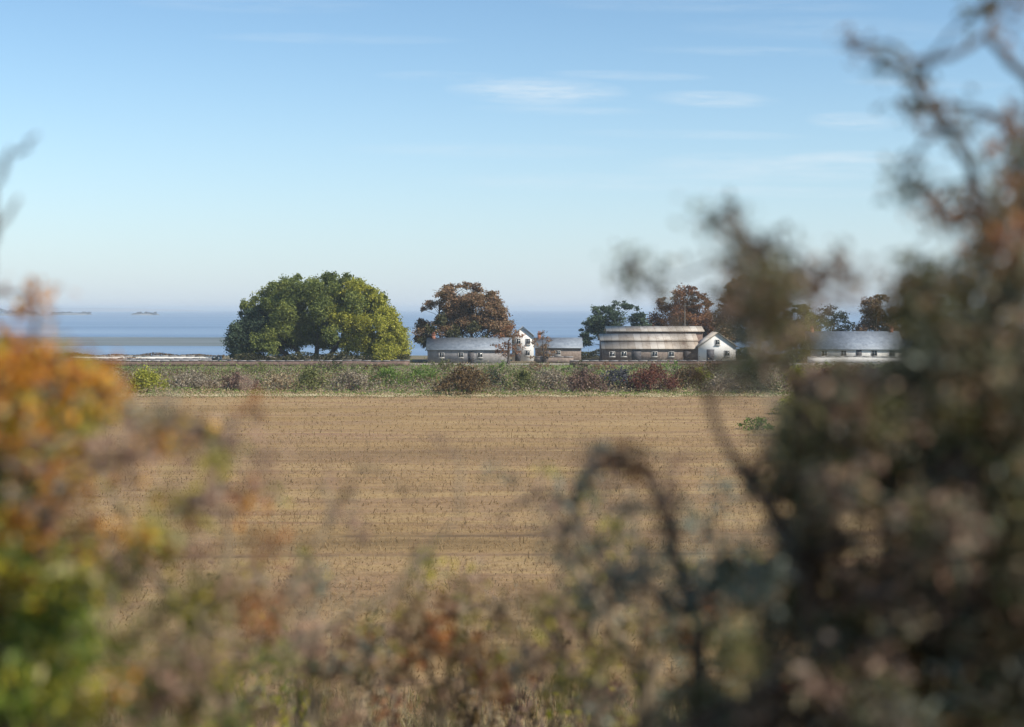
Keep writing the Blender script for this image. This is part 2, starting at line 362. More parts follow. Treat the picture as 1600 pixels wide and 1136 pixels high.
for v in mo.data.vertices:
    if v.co.y < 148: v.co.y += .9 * math.sin(v.co.x * .9) * math.sin(v.co.x * .23 + 1) + random.Random(int(v.co.x * 50)).uniform(-.5, .5)
sheet('pasture', 3, 25, 196, 226, .035, rough_mat('pasture_green', [(.35, (.09, .12, .03)), (.55, (.15, .19, .05)), (.75, (.24, .22, .10))], .16))
sheet('lane', -170, 170, 230, 234, .04, rough_mat('lane_gravel', [(.3, (.30, .26, .22)), (.7, (.45, .40, .35))], .8))

# sea, mudflat, far land
def sea_material():
    m, nt, N, L = mat_new('sea_water')
    t = N.new('ShaderNodeTexCoord')
    mp = N.new('ShaderNodeMapping'); mp.inputs['Scale'].default_value = (.35, 1, 1); L.new(t.outputs['Object'], mp.inputs[0])
    n = N.new('ShaderNodeTexNoise'); n.inputs['Scale'].default_value = .35; n.inputs['Detail'].default_value = 8; L.new(mp.outputs[0], n.inputs['Vector'])
    mp2 = N.new('ShaderNodeMapping'); mp2.inputs['Scale'].default_value = (.15, 1, 1); L.new(t.outputs['Object'], mp2.inputs[0])
    n2 = N.new('ShaderNodeTexNoise'); n2.inputs['Scale'].default_value = .008; n2.inputs['Detail'].default_value = 5; L.new(mp2.outputs[0], n2.inputs['Vector'])
    r = ramp(N, [(.3, (.10, .165, .26)), (.5, (.15, .22, .32)), (.7, (.22, .29, .37))]); L.new(n2.outputs['Fac'], r.inputs[0])
    p = N.new('ShaderNodeBsdfPrincipled'); p.inputs['Roughness'].default_value = .35; p.inputs['IOR'].default_value = 1.33; p.inputs['Specular IOR Level'].default_value = .3
    L.new(r.outputs[0], p.inputs['Base Color'])
    b = N.new('ShaderNodeBump'); b.inputs['Strength'].default_value = .9; b.inputs['Distance'].default_value = 1.0; L.new(n.outputs['Fac'], b.inputs['Height']); L.new(b.outputs[0], p.inputs['Normal'])
    o = N.new('ShaderNodeOutputMaterial'); L.new(p.outputs[0], o.inputs['Surface'])
    return m
SEA = -4.6
sheet('sea', -12000, 12000, 300, 19000, SEA, sea_material(), 4, 4)
def flat_patch(name, pts, z, thick, mat):
    """a low bank with an uneven outline: pts is a ring of (x, y)"""
    b = MB(); pts = np.array(pts); n = len(pts); c = pts.mean(0)
    inner = c + (pts - c) * .8
    v = np.concatenate([np.c_[pts, np.full(n, z - thick)], np.c_[inner, np.full(n, z)]])
    fs = [(i, (i + 1) % n, n + (i + 1) % n, n + i) for i in range(n)] + [tuple(range(n, 2 * n))]
    b.add(v, fs); return kind(b.build(name, mat), 'structure')
def blob_ring(cx, cy, rx, ry, n=40):
    th = np.linspace(0, 2 * math.pi, n, endpoint=False)
    k = 1 + .10 * np.sin(3 * th + cx) + .06 * np.sin(7 * th + 1) + .04 * rng.normal(size=n)
    return np.c_[cx + rx * k * np.cos(th), cy + ry * k * np.sin(th)]
mud = rough_mat('mudflat', [(.3, (.10, .12, .12)), (.6, (.15, .17, .17)), (.75, (.20, .24, .28))], .03, .7, stretch=(.4, 1.5, 1))
flat_patch('mudflat', blob_ring(-185, 600, 150, 100), SEA + .12, .4, mud)
haze_land = rough_mat('far_land', [(.3, (.20, .22, .25)), (.7, (.34, .34, .35))], .002, .95)
def far_ridge(name, px0, px1, d, hpx, mat, n=60, seed=1):
    r = np.random.default_rng(seed)
    xs = np.linspace(gx(px0, d), gx(px1, d), n); u = np.linspace(0, 1, n)
    h = np.clip(np.sin(u * math.pi), 0, 1) ** .5 * (.6 + .4 * np.interp(u, np.linspace(0, 1, 12), r.uniform(0, 1, 12))) * hpx / F * d
    top = np.c_[xs, np.full(n, d), SEA + h]; fr = np.c_[xs, np.full(n, d - 90), np.full(n, SEA - 1)]; bk = np.c_[xs, np.full(n, d + 160), np.full(n, SEA - 1)]
    b = MB(); v = np.concatenate([fr, top, bk]); fs = []
    for i in range(n - 1):
        fs += [(i, i + 1, n + i + 1, n + i), (n + i, n + i + 1, 2 * n + i + 1, 2 * n + i)]
    b.add(v, fs); return b.build(name, mat, smooth=True)
kind(far_ridge('hills', -900, 330, 9000, 9, haze_land, seed=4), 'structure')

# ------------------------------------------------------------------ far islands and boats
def island(label, px, d, wpx, hpx, trees):
    root = thing('islet', label, 'islet', (gx(px, d), d, SEA), 'wooded islets off the shore')
    s = d / F; n = 26; b = MB()
    th = np.linspace(0, 2 * math.pi, n, endpoint=False)
    k = 1 + .12 * np.sin(2 * th + px) + .08 * rng.normal(size=n)
    base = np.c_[k * np.cos(th) * wpx * s / 2, k * np.sin(th) * wpx * s / 2, np.full(n, -1.0)]
    mid = base * np.array([.75, .75, 0]) + np.array([0, 0, hpx * s * .45]); mid[:, 2] += rng.normal(size=n) * hpx * s * .06
    v = np.concatenate([base, mid, [[0, 0, hpx * s * .6]]])
    fs = [(i, (i + 1) % n, n + (i + 1) % n, n + i) for i in range(n)] + [(n + i, n + (i + 1) % n, 2 * n) for i in range(n)]
    b.add(v, fs); b.build('rock', M['rock'], root, smooth=True)
    lb = MB()
    xs_ = rng.uniform(-.42, .42, 900) * wpx * s; pro = np.interp(xs_ / s, np.linspace(-wpx / 2, wpx / 2, 14), rng.uniform(.15, 1, 14)) * max(t[1] for t in trees) * s * .8
    leaves(lb, np.c_[xs_, rng.normal(size=900) * wpx * s * .06, hpx * s * .35 + rng.random(900) * pro], 1.8 * s, .7)
    lb.build('foliage', M['slate_scrub'], root)
island('low rocky islet with small dark trees at the far left of the sea', 26, 3000, 76, 6, [(-22, 8, 8), (-4, 12, 9), (16, 8, 8), (30, 5, 6)])
island('long low islet with scattered trees right of the far left islet', 112, 3300, 70, 5, [(-24, 6, 8), (-4, 5, 8), (20, 6, 8)])
island('small pale islet midway between the long low islet and the wide green tree', 226, 3200, 44, 4, [(-8, 5, 7), (10, 4, 7)])
# ------------------------------------------------------------------ trees
def limb_path(a, b, sag=.1, n=5):
    a = np.array(a, float); b = np.array(b, float); t = np.linspace(0, 1, n)[:, None]
    d = np.linalg.norm(b - a); p = a + (b - a) * t
    p[:, 2] += np.sin(t[:, 0] * math.pi) * d * sag
    p[1:-1] += rng.normal(size=(n - 2, 3)) * d * .03
    return p

def tree(name, label, px, d, base_py, clumps, mat, trunk_px, leaf=.36, per=260, group=None, forks=(0.0,), extra=None, trunk_r=None, bark='bark', flatten=.75):
    """clumps: (px, py, r_px [, dy metres]) foliage masses; trunk(s) from the ground to the clumps"""
    s = d / F
    loc = np.array([gx(px, d), d, float(ground_z(gx(px, d), d))])
    root = thing(name, label, 'tree', loc, group)
    cr = MB(); tk = MB()
    tr = trunk_r if trunk_r else trunk_px * s / 2
    pts = []
    for c in clumps:
        cc = at(c[0], c[1], d) + np.array([0, c[3] if len(c) > 3 else rng.normal() * c[2] * s * .9, 0])
        pts.append((cc, c[2] * s))
    top = max(p[0][2] for p in pts); low = min(p[0][2] for p in pts)
    for fx in forks:
        b0 = loc + np.array([fx * s * 6, rng.normal() * .4, -.2]); hx = loc + np.array([fx * s * 22, rng.normal() * .6, 0]); hx[2] = loc[2] + (top - loc[2]) * .62
        mid = (b0 + hx) / 2 + np.array([rng.normal() * .25, rng.normal() * .25, 0])
        tp = np.array([b0, b0 * .7 + mid * .3, mid, hx, hx + np.array([rng.normal() * .4, 0, (top - hx[2]) * .42])])
        tk.tube(tp, [tr * 1.25, tr, tr * .8, tr * .55, tr * .12], 8)
        for (cc, r) in pts:
            f = min(.97, max(.12, (cc[2] - r * .8 - b0[2]) / max(1, (tp[-1][2] - b0[2]))))
            q = f * .85; k = q * 4; i = int(min(3, k)); st = tp[i] + (tp[i + 1] - tp[i]) * (k - i)
            if np.linalg.norm(cc - st) < 9 and rng.random() < .85:
                tk.tube(limb_path(st, cc, .06), np.linspace(max(.04, tr * .16), .02, 5), 5)
    for (cc, r) in pts:
        n = int(per * (r / 1.6) ** 2) + 30
        sub = unit(max(4, int(n / 28))) * rng.uniform(.25, 1, (max(4, int(n / 28)), 1)) * r * np.array([1, 1, flatten]) + cc
        idx = rng.integers(0, len(sub), n)
        pp = sub[idx] + rng.normal(size=(n, 3)) * r * np.array([.24, .24, .13])
        leaves(cr, pp, leaf, .6, flat=.25)
    tk.build('trunk', M[bark], root, loc)
    cr.build('crown', M[mat], root, loc)
    if extra:
        for (nm, cl, mt) in extra:
            e = MB()
            for (a, b, r, dy) in cl:
                cc = at(a, b, d) + np.array([0, dy, 0]); rr = r * s; n = int(per * (rr / 1.6) ** 2) + 30
                sub = unit(max(4, n // 26)) * rng.uniform(.2, 1, (max(4, n // 26), 1)) * rr + cc
                leaves(e, sub[rng.integers(0, len(sub), n)] + rng.normal(size=(n, 3)) * rr * .2, leaf, .6)
            e.build(nm, M[mt], root, loc)
    return root

def dome(cx, top, hw, bottom, n, r, seed, tiers=6, skew=0.0):
    """clump centres filling a broad rounded crown between top and bottom rows"""
    rr = np.random.default_rng(seed); out = []
    for i in range(n):
        u = rr.random() ** .8; y = top + r * .8 + (bottom - top - r) * u
        w = hw * math.sqrt(max(.05, 1 - (1 - min(1, u * 1.55 + .08)) ** 2.2))
        x = cx + skew * (u - .5) + rr.uniform(-1, 1) * max(2, w - r * .7)
        out.append((x, y, r * rr.uniform(.6, 1.15)))
    # rim clumps keep the outline full
    for k in range(14):
        th = math.pi * (k + .5) / 14; out.append((cx - math.cos(th) * (hw - r * .6), top + r * .7 + (1 - math.sin(th) ** .6) * (bottom - top) * .42, r * rr.uniform(.5, .8)))
    return out
D1 = 242
def wide(c, k=2.0): return [(q[0], q[1], q[2]) for q in c]
def crown(x0, x1, top, bottom, r, n, seed, flat=2.4):
    """clump centres spread through a broad domed outline"""
    rr = np.random.default_rng(seed); cx, hw = (x0 + x1) / 2, (x1 - x0) / 2; out = []
    for i in range(n):
        x = rr.uniform(-1, 1); yt = bottom - (bottom - top) * (1 - abs(x) ** flat) ** (1 / flat)
        lo = bottom - (bottom - top) * .12 * (1 - abs(x)) - (bottom - top) * .06
        rk = r * rr.uniform(.6, 1.2); y = yt + rk * .7 + max(0, lo - yt - rk) * rr.random() ** .9
        out.append((cx + x * (hw - rk * .5), y, rk))
    for k in range(int(hw / r * 3)):
        x = rr.uniform(-.97, .97); rk = r * rr.uniform(.35, .7); yt = bottom - (bottom - top) * (1 - abs(x) ** flat) ** (1 / flat)
        out.append((cx + x * (hw - rk * .4), yt + rk * rr.uniform(.5, 1.1), rk))
    return out
main = crown(358, 638, 427, 566, 17, 240, 11)
left = [c for c in main if c[0] < 405 + 24 * math.sin(c[1] * .09)]; right = [c for c in main if c not in left]
tree('broad_tree', 'very wide rounded green tree clump left of the farm, sunlit yellow-green on its right side', 492, D1, 572,
     left + [(372, 512, 11), (366, 526, 11), (366, 540, 11), (380, 550, 11), (400, 556, 11)], 'pine_teal', 14, forks=(-4.5, -2.4, .2, 2.4, 4.4), per=900, leaf=.35, trunk_r=.42,
     extra=[('sunlit_crown', [(c[0], c[1], c[2], rng.normal() * 3.0) for c in right if c[0] <= 560 + 40 * math.sin(c[1] * .15)], 'sun_green'), ('lime_growth', [(c[0], c[1], c[2], -3 + rng.normal() * 2.0) for c in right if c[0] > 560 + 40 * math.sin(c[1] * .15)] + [(606, 500, 12, -5), (622, 510, 12, -5), (630, 526, 11, -5), (612, 528, 13, -6), (626, 545, 10, -5), (596, 545, 10, -6)], 'yellow_green')])  # the crown's sunlit right side is put into lighter, yellower leaf colours
tree('layered_tree', 'open domed rusty brown tree right of the very wide green tree', 730, D1 + 3, 572,
     crown(650, 800, 440, 540, 14, 84, 21),
     'rusty_brown', 12, forks=(-2, .3, 2.2), per=800, leaf=.33, trunk_r=.3, extra=[('green_growth', [(690, 500, 12, -4), (712, 520, 13, -4), (740, 510, 12, -4), (676, 516, 10, -4), (668, 536, 11, -4), (700, 540, 12, -4), (728, 540, 12, -4), (756, 534, 11, -4), (780, 536, 10, -4)], 'olive_dark')])
tree('autumn_tree', 'small orange brown tree in front of the cream gable house', 794, 233, 570, [(794, 512, 13), (780, 526, 12), (808, 522, 11), (790, 540, 14), (808, 544, 12), (776, 546, 11), (796, 556, 12)], 'rust', 4, per=260, leaf=.3)
tree('autumn_tree', 'rusty tree beside the right-hand wall of the cream gable house', 848, 238, 570, [(848, 524, 10), (838, 536, 10), (858, 538, 10), (846, 548, 12), (862, 552, 10), (836, 556, 9)], 'rusty_brown', 4, per=240, leaf=.3)
tree('round_tree', 'rounded green tree rising behind the left part of the long barn', 960, 290, 560, crown(906, 1018, 468, 545, 13, 56, 35), 'pine_teal', 6, per=430, leaf=.42)
tree('autumn_tree', 'brown autumn tree right of the rounded green tree behind the long barn', 1068, 296, 560, crown(1014, 1120, 444, 545, 14, 60, 31), 'rust', 5, per=420, leaf=.42)
tree('autumn_tree', 'tall red brown tree behind the gap between the long barn and slate-roofed cottage', 1186, 280, 560, crown(1112, 1240, 428, 552, 16, 76, 32), 'rusty_brown', 5, per=420, leaf=.42)
tree('round_tree', 'green rounded tree just left of the slate-roofed cottage', 1244, 276, 560, crown(1216, 1282, 474, 550, 12, 34, 33), 'sun_green', 4, per=420, leaf=.42)
tree('round_tree', 'dark blue green tree behind the roof of the slate-roofed cottage', 1300, 292, 560, [(1296, 488, 14), (1280, 498, 12), (1316, 496, 13), (1300, 508, 15), (1330, 508, 11), (1276, 514, 12), (1318, 518, 13), (1296, 526, 13)], 'dark_green', 5, per=430, leaf=.42)
tree('autumn_tree', 'brown tree behind the right end of the slate-roofed cottage', 1366, 288, 560, crown(1334, 1408, 458, 545, 13, 36, 34), 'rusty_brown', 4, per=420, leaf=.42)
tree('round_tree', 'large dark tree beyond the cottage, behind the big foreground shrub', 1450, 278, 560, [(1440, 468, 15), (1466, 466, 15), (1422, 482, 15), (1450, 484, 17), (1480, 482, 15), (1414, 502, 14), (1444, 504, 17), (1474, 504, 16), (1496, 498, 13), (1428, 524, 14), (1460, 526, 16), (1490, 522, 14)], 'slate_scrub', 6, per=420, leaf=.42)
tree('autumn_tree', 'reddish tree at the far right horizon behind the big foreground shrub', 1560, 284, 560, [(1550, 474, 13), (1572, 470, 14), (1592, 478, 14), (1540, 490, 13), (1564, 490, 15), (1590, 496, 14), (1548, 510, 13), (1576, 512, 14)], 'plum', 5, per=420, leaf=.42)

# ------------------------------------------------------------------ houses
def gable_block(mbw, x0, x1, y0, y1, z0, ze, zr, along='x'):
    """closed wall block with gables; ridge runs along x or y"""
    if along == 'x':
        ym = (y0 + y1) / 2
        v = [(x0, y0, z0), (x1, y0, z0), (x1, y1, z0), (x0, y1, z0), (x0, y0, ze), (x1, y0, ze), (x1, y1, ze), (x0, y1, ze), (x0, ym, zr), (x1, ym, zr)]
        f = [(0, 1, 5, 4), (2, 3, 7, 6), (1, 2, 6, 9, 5), (3, 0, 4, 8, 7), (4, 5, 9, 8), (6, 7, 8, 9), (0, 3, 2, 1)]
    else:
        xm = (x0 + x1) / 2
        v = [(x0, y0, z0), (x1, y0, z0), (x1, y1, z0), (x0, y1, z0), (x0, y0, ze), (x1, y0, ze), (x1, y1, ze), (x0, y1, ze), (xm, y0, zr), (xm, y1, zr)]
        f = [(0, 1, 5, 8, 4), (2, 3, 7, 9, 6), (1, 2, 6, 5), (3, 0, 4, 7), (4, 8, 9, 7), (5, 6, 9, 8), (0, 3, 2, 1)]
    mbw.add(v, f)
def roof_slabs(mbr, x0, x1, y0, y1, ze, zr, along='x', over=.3, t=.14):
    if along == 'x':
        ym = (y0 + y1) / 2; sl = (zr - ze) / (ym - y0); a0, a1 = x0 - over, x1 + over
        for sgn, ya in ((-1, y0), (1, y1)):
            ye = ya + sgn * over; zee = ze - sl * over
            v = [(a0, ye, zee + .03), (a1, ye, zee + .03), (a1, ym, zr + .03), (a0, ym, zr + .03), (a0, ye, zee + t), (a1, ye, zee + t), (a1, ym, zr + t + .03), (a0, ym, zr + t + .03)]
            mbr.add(v, [(0, 3, 2, 1), (4, 5, 6, 7), (0, 1, 5, 4), (1, 2, 6, 5), (2, 3, 7, 6), (3, 0, 4, 7)])
    else:
        xm = (x0 + x1) / 2; sl = (zr - ze) / (xm - x0); a0, a1 = y0 - over, y1 + over
        for sgn, xa in ((-1, x0), (1, x1)):
            xe = xa + sgn * over; zee = ze - sl * over
            v = [(xe, a0, zee + .03), (xm, a0, zr + .03), (xm, a1, zr + .03), (xe, a1, zee + .03), (xe, a0, zee + t), (xm, a0, zr + t + .03), (xm, a1, zr + t + .03), (xe, a1, zee + t)]
            mbr.add(v, [(0, 3, 2, 1), (4, 5, 6, 7), (0, 1, 5, 4), (1, 2, 6, 5), (2, 3, 7, 6), (3, 0, 4, 7)])
def window(root, x, y, z, w, h):
    b = MB(); t = .09
    for (c, s) in (((x, y, z + h / 2 - t / 2), (w, .1, t)), ((x, y, z - h / 2 + t / 2), (w, .1, t)), ((x - w / 2 + t / 2, y, z), (t, .1, h - 2 * t)), ((x + w / 2 - t / 2, y, z), (t, .1, h - 2 * t)), ((x, y, z), (.05, .08, h - 2 * t))):
        b.box(c, s)
    f = b.build('window', M['trim'], root)
    g = MB(); g.box((x, y + .01, z), (w - 2 * t, .03, h - 2 * t)); g.build('pane', M['glass'], f)
    s = MB(); s.box((x, y - .04, z - h / 2 - .05), (w + .2, .22, .08)); s.build('sill', M['trim'], f)
def door(root, x, y, z0, w, h, mat='door'):
    b = MB(); b.box((x, y, z0 + h / 2), (w, .1, h)); o = b.build('door', M[mat], root)
    k = MB(); k.box((x + w * .38, y - .07, z0 + h * .48), (.05, .05, .14)); k.build('handle', M['trim'], o)
def chimney(roof, x, y, z0, z1, w=.6, mat='brick'):
    b = MB(); b.box((x, y, (z0 + z1) / 2), (w, w, z1 - z0)); b.box((x, y, z1 + .06), (w + .12, w + .12, .12))
    for k in (-.13, .13): b.tube([(x + k, y, z1 + .1), (x + k, y, z1 + .5)], .09, 8)
    b.build('chimney', M[mat], roof)

HD = 246
def house(name, label, px0, px1, d, ridge_py, eave_py, depth, wall, roof, along='x', wins=(), doors=(), chim=(), base=0.0, group=None, wh=1.1, cat='house'):
    x0, x1 = gx(px0, d), gx(px1, d); xm = (x0 + x1) / 2
    zr = EYE - (ridge_py - HOR) / F * (d + depth / 2); ze = EYE - (eave_py - HOR) / F * d
    root = thing(name, label, cat, (xm, d, base), group)
    hw = (x1 - x0) / 2
    b = MB(); gable_block(b, -hw, hw, 0, depth, -.2, ze - base, zr - base - .05, along); b.build('wall', M[wall], root)
    r = MB(); roof_slabs(r, -hw, hw, 0, depth, ze - base, zr - base, along); ro = r.build('roof', M[roof], root)
    for (wp, wz, w_, h_) in wins: window(root, gx(wp, d) - xm, -.03, wz, w_, h_)
    for (dp, w_, h_) in doors: door(root, gx(dp, d) - xm, -.03, 0, w_, h_)
    for (cp, dy, h_) in chim: chimney(ro, gx(cp, d) - xm, depth / 2 + dy, zr - base - .6, zr - base + h_)
    return root

house('gable_house', 'tall cream gable house end standing left of the long barn', 800, 834, HD, 511, 525, 5.0, 'white_wall', 'slate_roof', 'y', wins=[(810, 3.4, .8, 1.0), (825, 3.4, .8, 1.0), (824, 1.4, .9, 1.0)], doors=[(809, .95, 2.0)], chim=[])
house('house', 'long low grey house with slate roof in front of the rusty brown tree', 668, 797, 237, 529, 546, 6, 'grey_wall', 'slate_roof', 'x', wins=[(690, 1.35, .9, .9), (720, 1.35, .9, .9), (750, 1.35, .9, .9)], doors=[(736, .95, 1.95)], chim=[(676, 0, .6)])
house('shed', 'dark stone shed with a brick chimney between the gable house and the long barn', 837, 908, HD + 1, 529, 543, 5, 'stone_wall', 'slate_roof', 'x', wins=[(872, 1.4, .9, .8)], doors=[(856, 1.0, 1.9)], chim=[(843, 0, .8)], cat='shed')
house('barn', 'rear barn with a thin pale roof showing above the long barn', 950, 1098, HD + 12, 511, 518, 7, 'brown_wall', 'pale_roof', 'x', cat='barn')
rb = house('barn', 'long low barn with pale two-tier roof and grey brown front wall', 940, 1088, HD + 2, 523, 532, 6, 'brown_wall', 'pale_roof', 'x', cat='barn')
x0, x1 = gx(940, HD + 2), gx(1088, HD + 2); hw = (x1 - x0) / 2; zt = EYE - (534.5 - HOR) / F * HD; zl = EYE - (545 - HOR) / F * (HD - 2)
b = MB(); yA = -2.8
b.add([(-hw, yA, -.2), (hw, yA, -.2), (hw, -.02, -.2), (-hw, -.02, -.2), (-hw, yA, zl), (hw, yA, zl), (hw, -.02, zt), (-hw, -.02, zt)], [(0, 3, 2, 1), (4, 5, 6, 7), (0, 1, 5, 4), (1, 2, 6, 5), (2, 3, 7, 6), (3, 0, 4, 7)])
b.build('lean_to', M['stone_wall'], rb)
b = MB(); sl = (zt - zl) / 2.78; b.add([(-hw - .2, yA - .3, zl - sl * .3 + .02), (hw + .2, yA - .3, zl - sl * .3 + .02), (hw + .2, -.03, zt + .02), (-hw - .2, -.03, zt + .02), (-hw - .2, yA - .3, zl - sl * .3 + .14), (hw + .2, yA - .3, zl - sl * .3 + .14), (hw + .2, -.03, zt + .14), (-hw - .2, -.03, zt + .14)], [(0, 3, 2, 1), (4, 5, 6, 7), (0, 1, 5, 4), (1, 2, 6, 5), (2, 3, 7, 6), (3, 0, 4, 7)])
b.build('lean_to_roof', M['pale_roof'], rb)
for wp in (956, 974, 1022, 1048): window(rb, gx(wp, HD) - (x0 + x1) / 2, yA - .03, 1.25, 1.0, .9)
door(rb, gx(994, HD) - (x0 + x1) / 2, yA - .03, 0, 1.6, 2.0); door(rb, gx(1072, HD) - (x0 + x1) / 2, yA - .03, 0, 1.0, 1.95)
house('gable_house', 'white gable-ended house with a dark doorway at the right end of the long barn', 1092, 1150, HD - 2, 520, 541, 6, 'white_wall', 'pale_roof', 'y', wins=[(1136, 1.4, .9, 1.0), (1121, 3.3, .8, .9)], doors=[(1110, 1.3, 2.1)])
house('cottage', 'white cottage under a broad blue grey slate roof, half veiled by the foreground sprays', 1268, 1412, HD - 2, 519, 545, 8, 'white_wall', 'slate_roof', 'x', wins=[(1288, 1.4, 1.0, 1.0), (1318, 1.4, 1.0, 1.0), (1366, 1.4, 1.0, 1.0), (1394, 1.4, 1.0, 1.0)], doors=[(1342, .95, 2.0)], chim=[(1276, 0, .6), (1402, 0, .6)])

# field walls and the pole
def low_wall(label, px0, px1, d, top_py, mat, cop=True, thick=.45):
    x0, x1 = gx(px0, d), gx(px1, d); h = EYE - (top_py - HOR) / F * d; n = max(4, int((x1 - x0) / 1.5))
    root = thing('field_wall', label, 'wall', ((x0 + x1) / 2, d, 0))
    b = MB(); xs = np.linspace(x0, x1, n + 1) - (x0 + x1) / 2; hs = h + rng.normal(size=n + 1) * .04
    v = []
    for x, hh in zip(xs, hs): v += [(x, 0, -.2), (x, thick, -.2), (x, thick, hh), (x, 0, hh)]
    fs = [(0, 3, 2, 1), tuple(4 * n + k for k in (0, 1, 2, 3))]
    for i in range(n):
        for j in range(4): fs.append((i * 4 + j, i * 4 + (j + 1) % 4, i * 4 + 4 + (j + 1) % 4, i * 4 + 4 + j))
    b.add(v, fs); b.build('wall', M[mat], root)
    c = MB()
    for i in range(n): c.box(((xs[i] + xs[i + 1]) / 2, thick / 2, (hs[i] + hs[i + 1]) / 2 + .06), (xs[1] - xs[0] - .05, thick + .12, .1))
    c.build('coping', M['grey_wall' if mat != 'white_wall' else 'trim'], root)
low_wall('low white wall in front of the sea left of the wide green tree', 110, 346, 252, 557, 'white_wall')
low_wall('pale stone wall between two hedges at the far left', -20, 330, 238, 561, 'grey_wall')
low_wall('long low brown wall at the foot of the wide green tree', 40, 640, 224, 564, 'brown_wall')
low_wall('dark grey wall in front of the dark stone shed', 836, 896, 238, 558, 'stone_wall')
low_wall('low brown wall in front of the long barn', 890, 1180, 228, 564, 'brown_wall')
low_wall('low pale wall in front of the slate-roofed cottage', 1262, 1420, 236, 558, 'white_wall')
pr = thing('utility_pole', 'thin wooden utility pole behind the right end of the long barn', 'pole', (gx(1070, 262), 262, 0))
b = MB(); b.tube([(0, 0, -.2), (0, 0, 10.2)], [.13, .09], 8); b.build('post', M['pole'], pr)
b = MB(); b.box((0, 0, 9.6), (1.8, .12, .12)); b.build('crossarm', M['pole'], pr)
for k in (-.75, 0, .75):
    b = MB(); b.tube([(k, 0, 9.66), (k, 0, 9.85)], [.06, .03], 8); b.build('insulator', M['trim'], pr)

# ------------------------------------------------------------------ scrub strip beyond the field
def shrub(name, label, px, d, wpx, hpx, mat, cat='bush', group='bushes in the scrub strip beyond the field', leaf=.2, dens=1.0, stem='twig'):
    s = d / F; x = gx(px, d); g = float(ground_z(x, d)); loc = np.array([x, d, g])
    root = thing(name, label, cat, loc, group)
    w, h = wpx * s / 2 * 1.1, hpx * s * 1.15; lf = MB(); st = MB()
    nc = max(6, int(wpx * hpx / 55))
    for i in range(nc):
        th = rng.uniform(0, 2 * math.pi); rad = math.sqrt(rng.random()); u = rng.random() ** .8
        env = math.sqrt(max(.12, 1 - (u * .95) ** 2))
        c = np.array([math.cos(th) * rad * w * .9 * env, math.sin(th) * rad * w * .9 * env, h * (.1 + .78 * u) * (1 - .3 * rad ** 2) * rng.uniform(.8, 1.1)])
        r = h * rng.uniform(.12, .2); n = int(dens * 46)
        leaves(lf, c + rng.normal(size=(n, 3)) * r * .65, leaf, .6)
        if i % 2 == 0:
            st.tube(limb_path((c[0] * .12, c[1] * .12, -.1), c + np.array([0, 0, r * .8]), .1, 4), np.linspace(.04, .012, 4), 4)
    st.build('stem', M[stem], root); lf.build('foliage', M[mat], root)
    return root
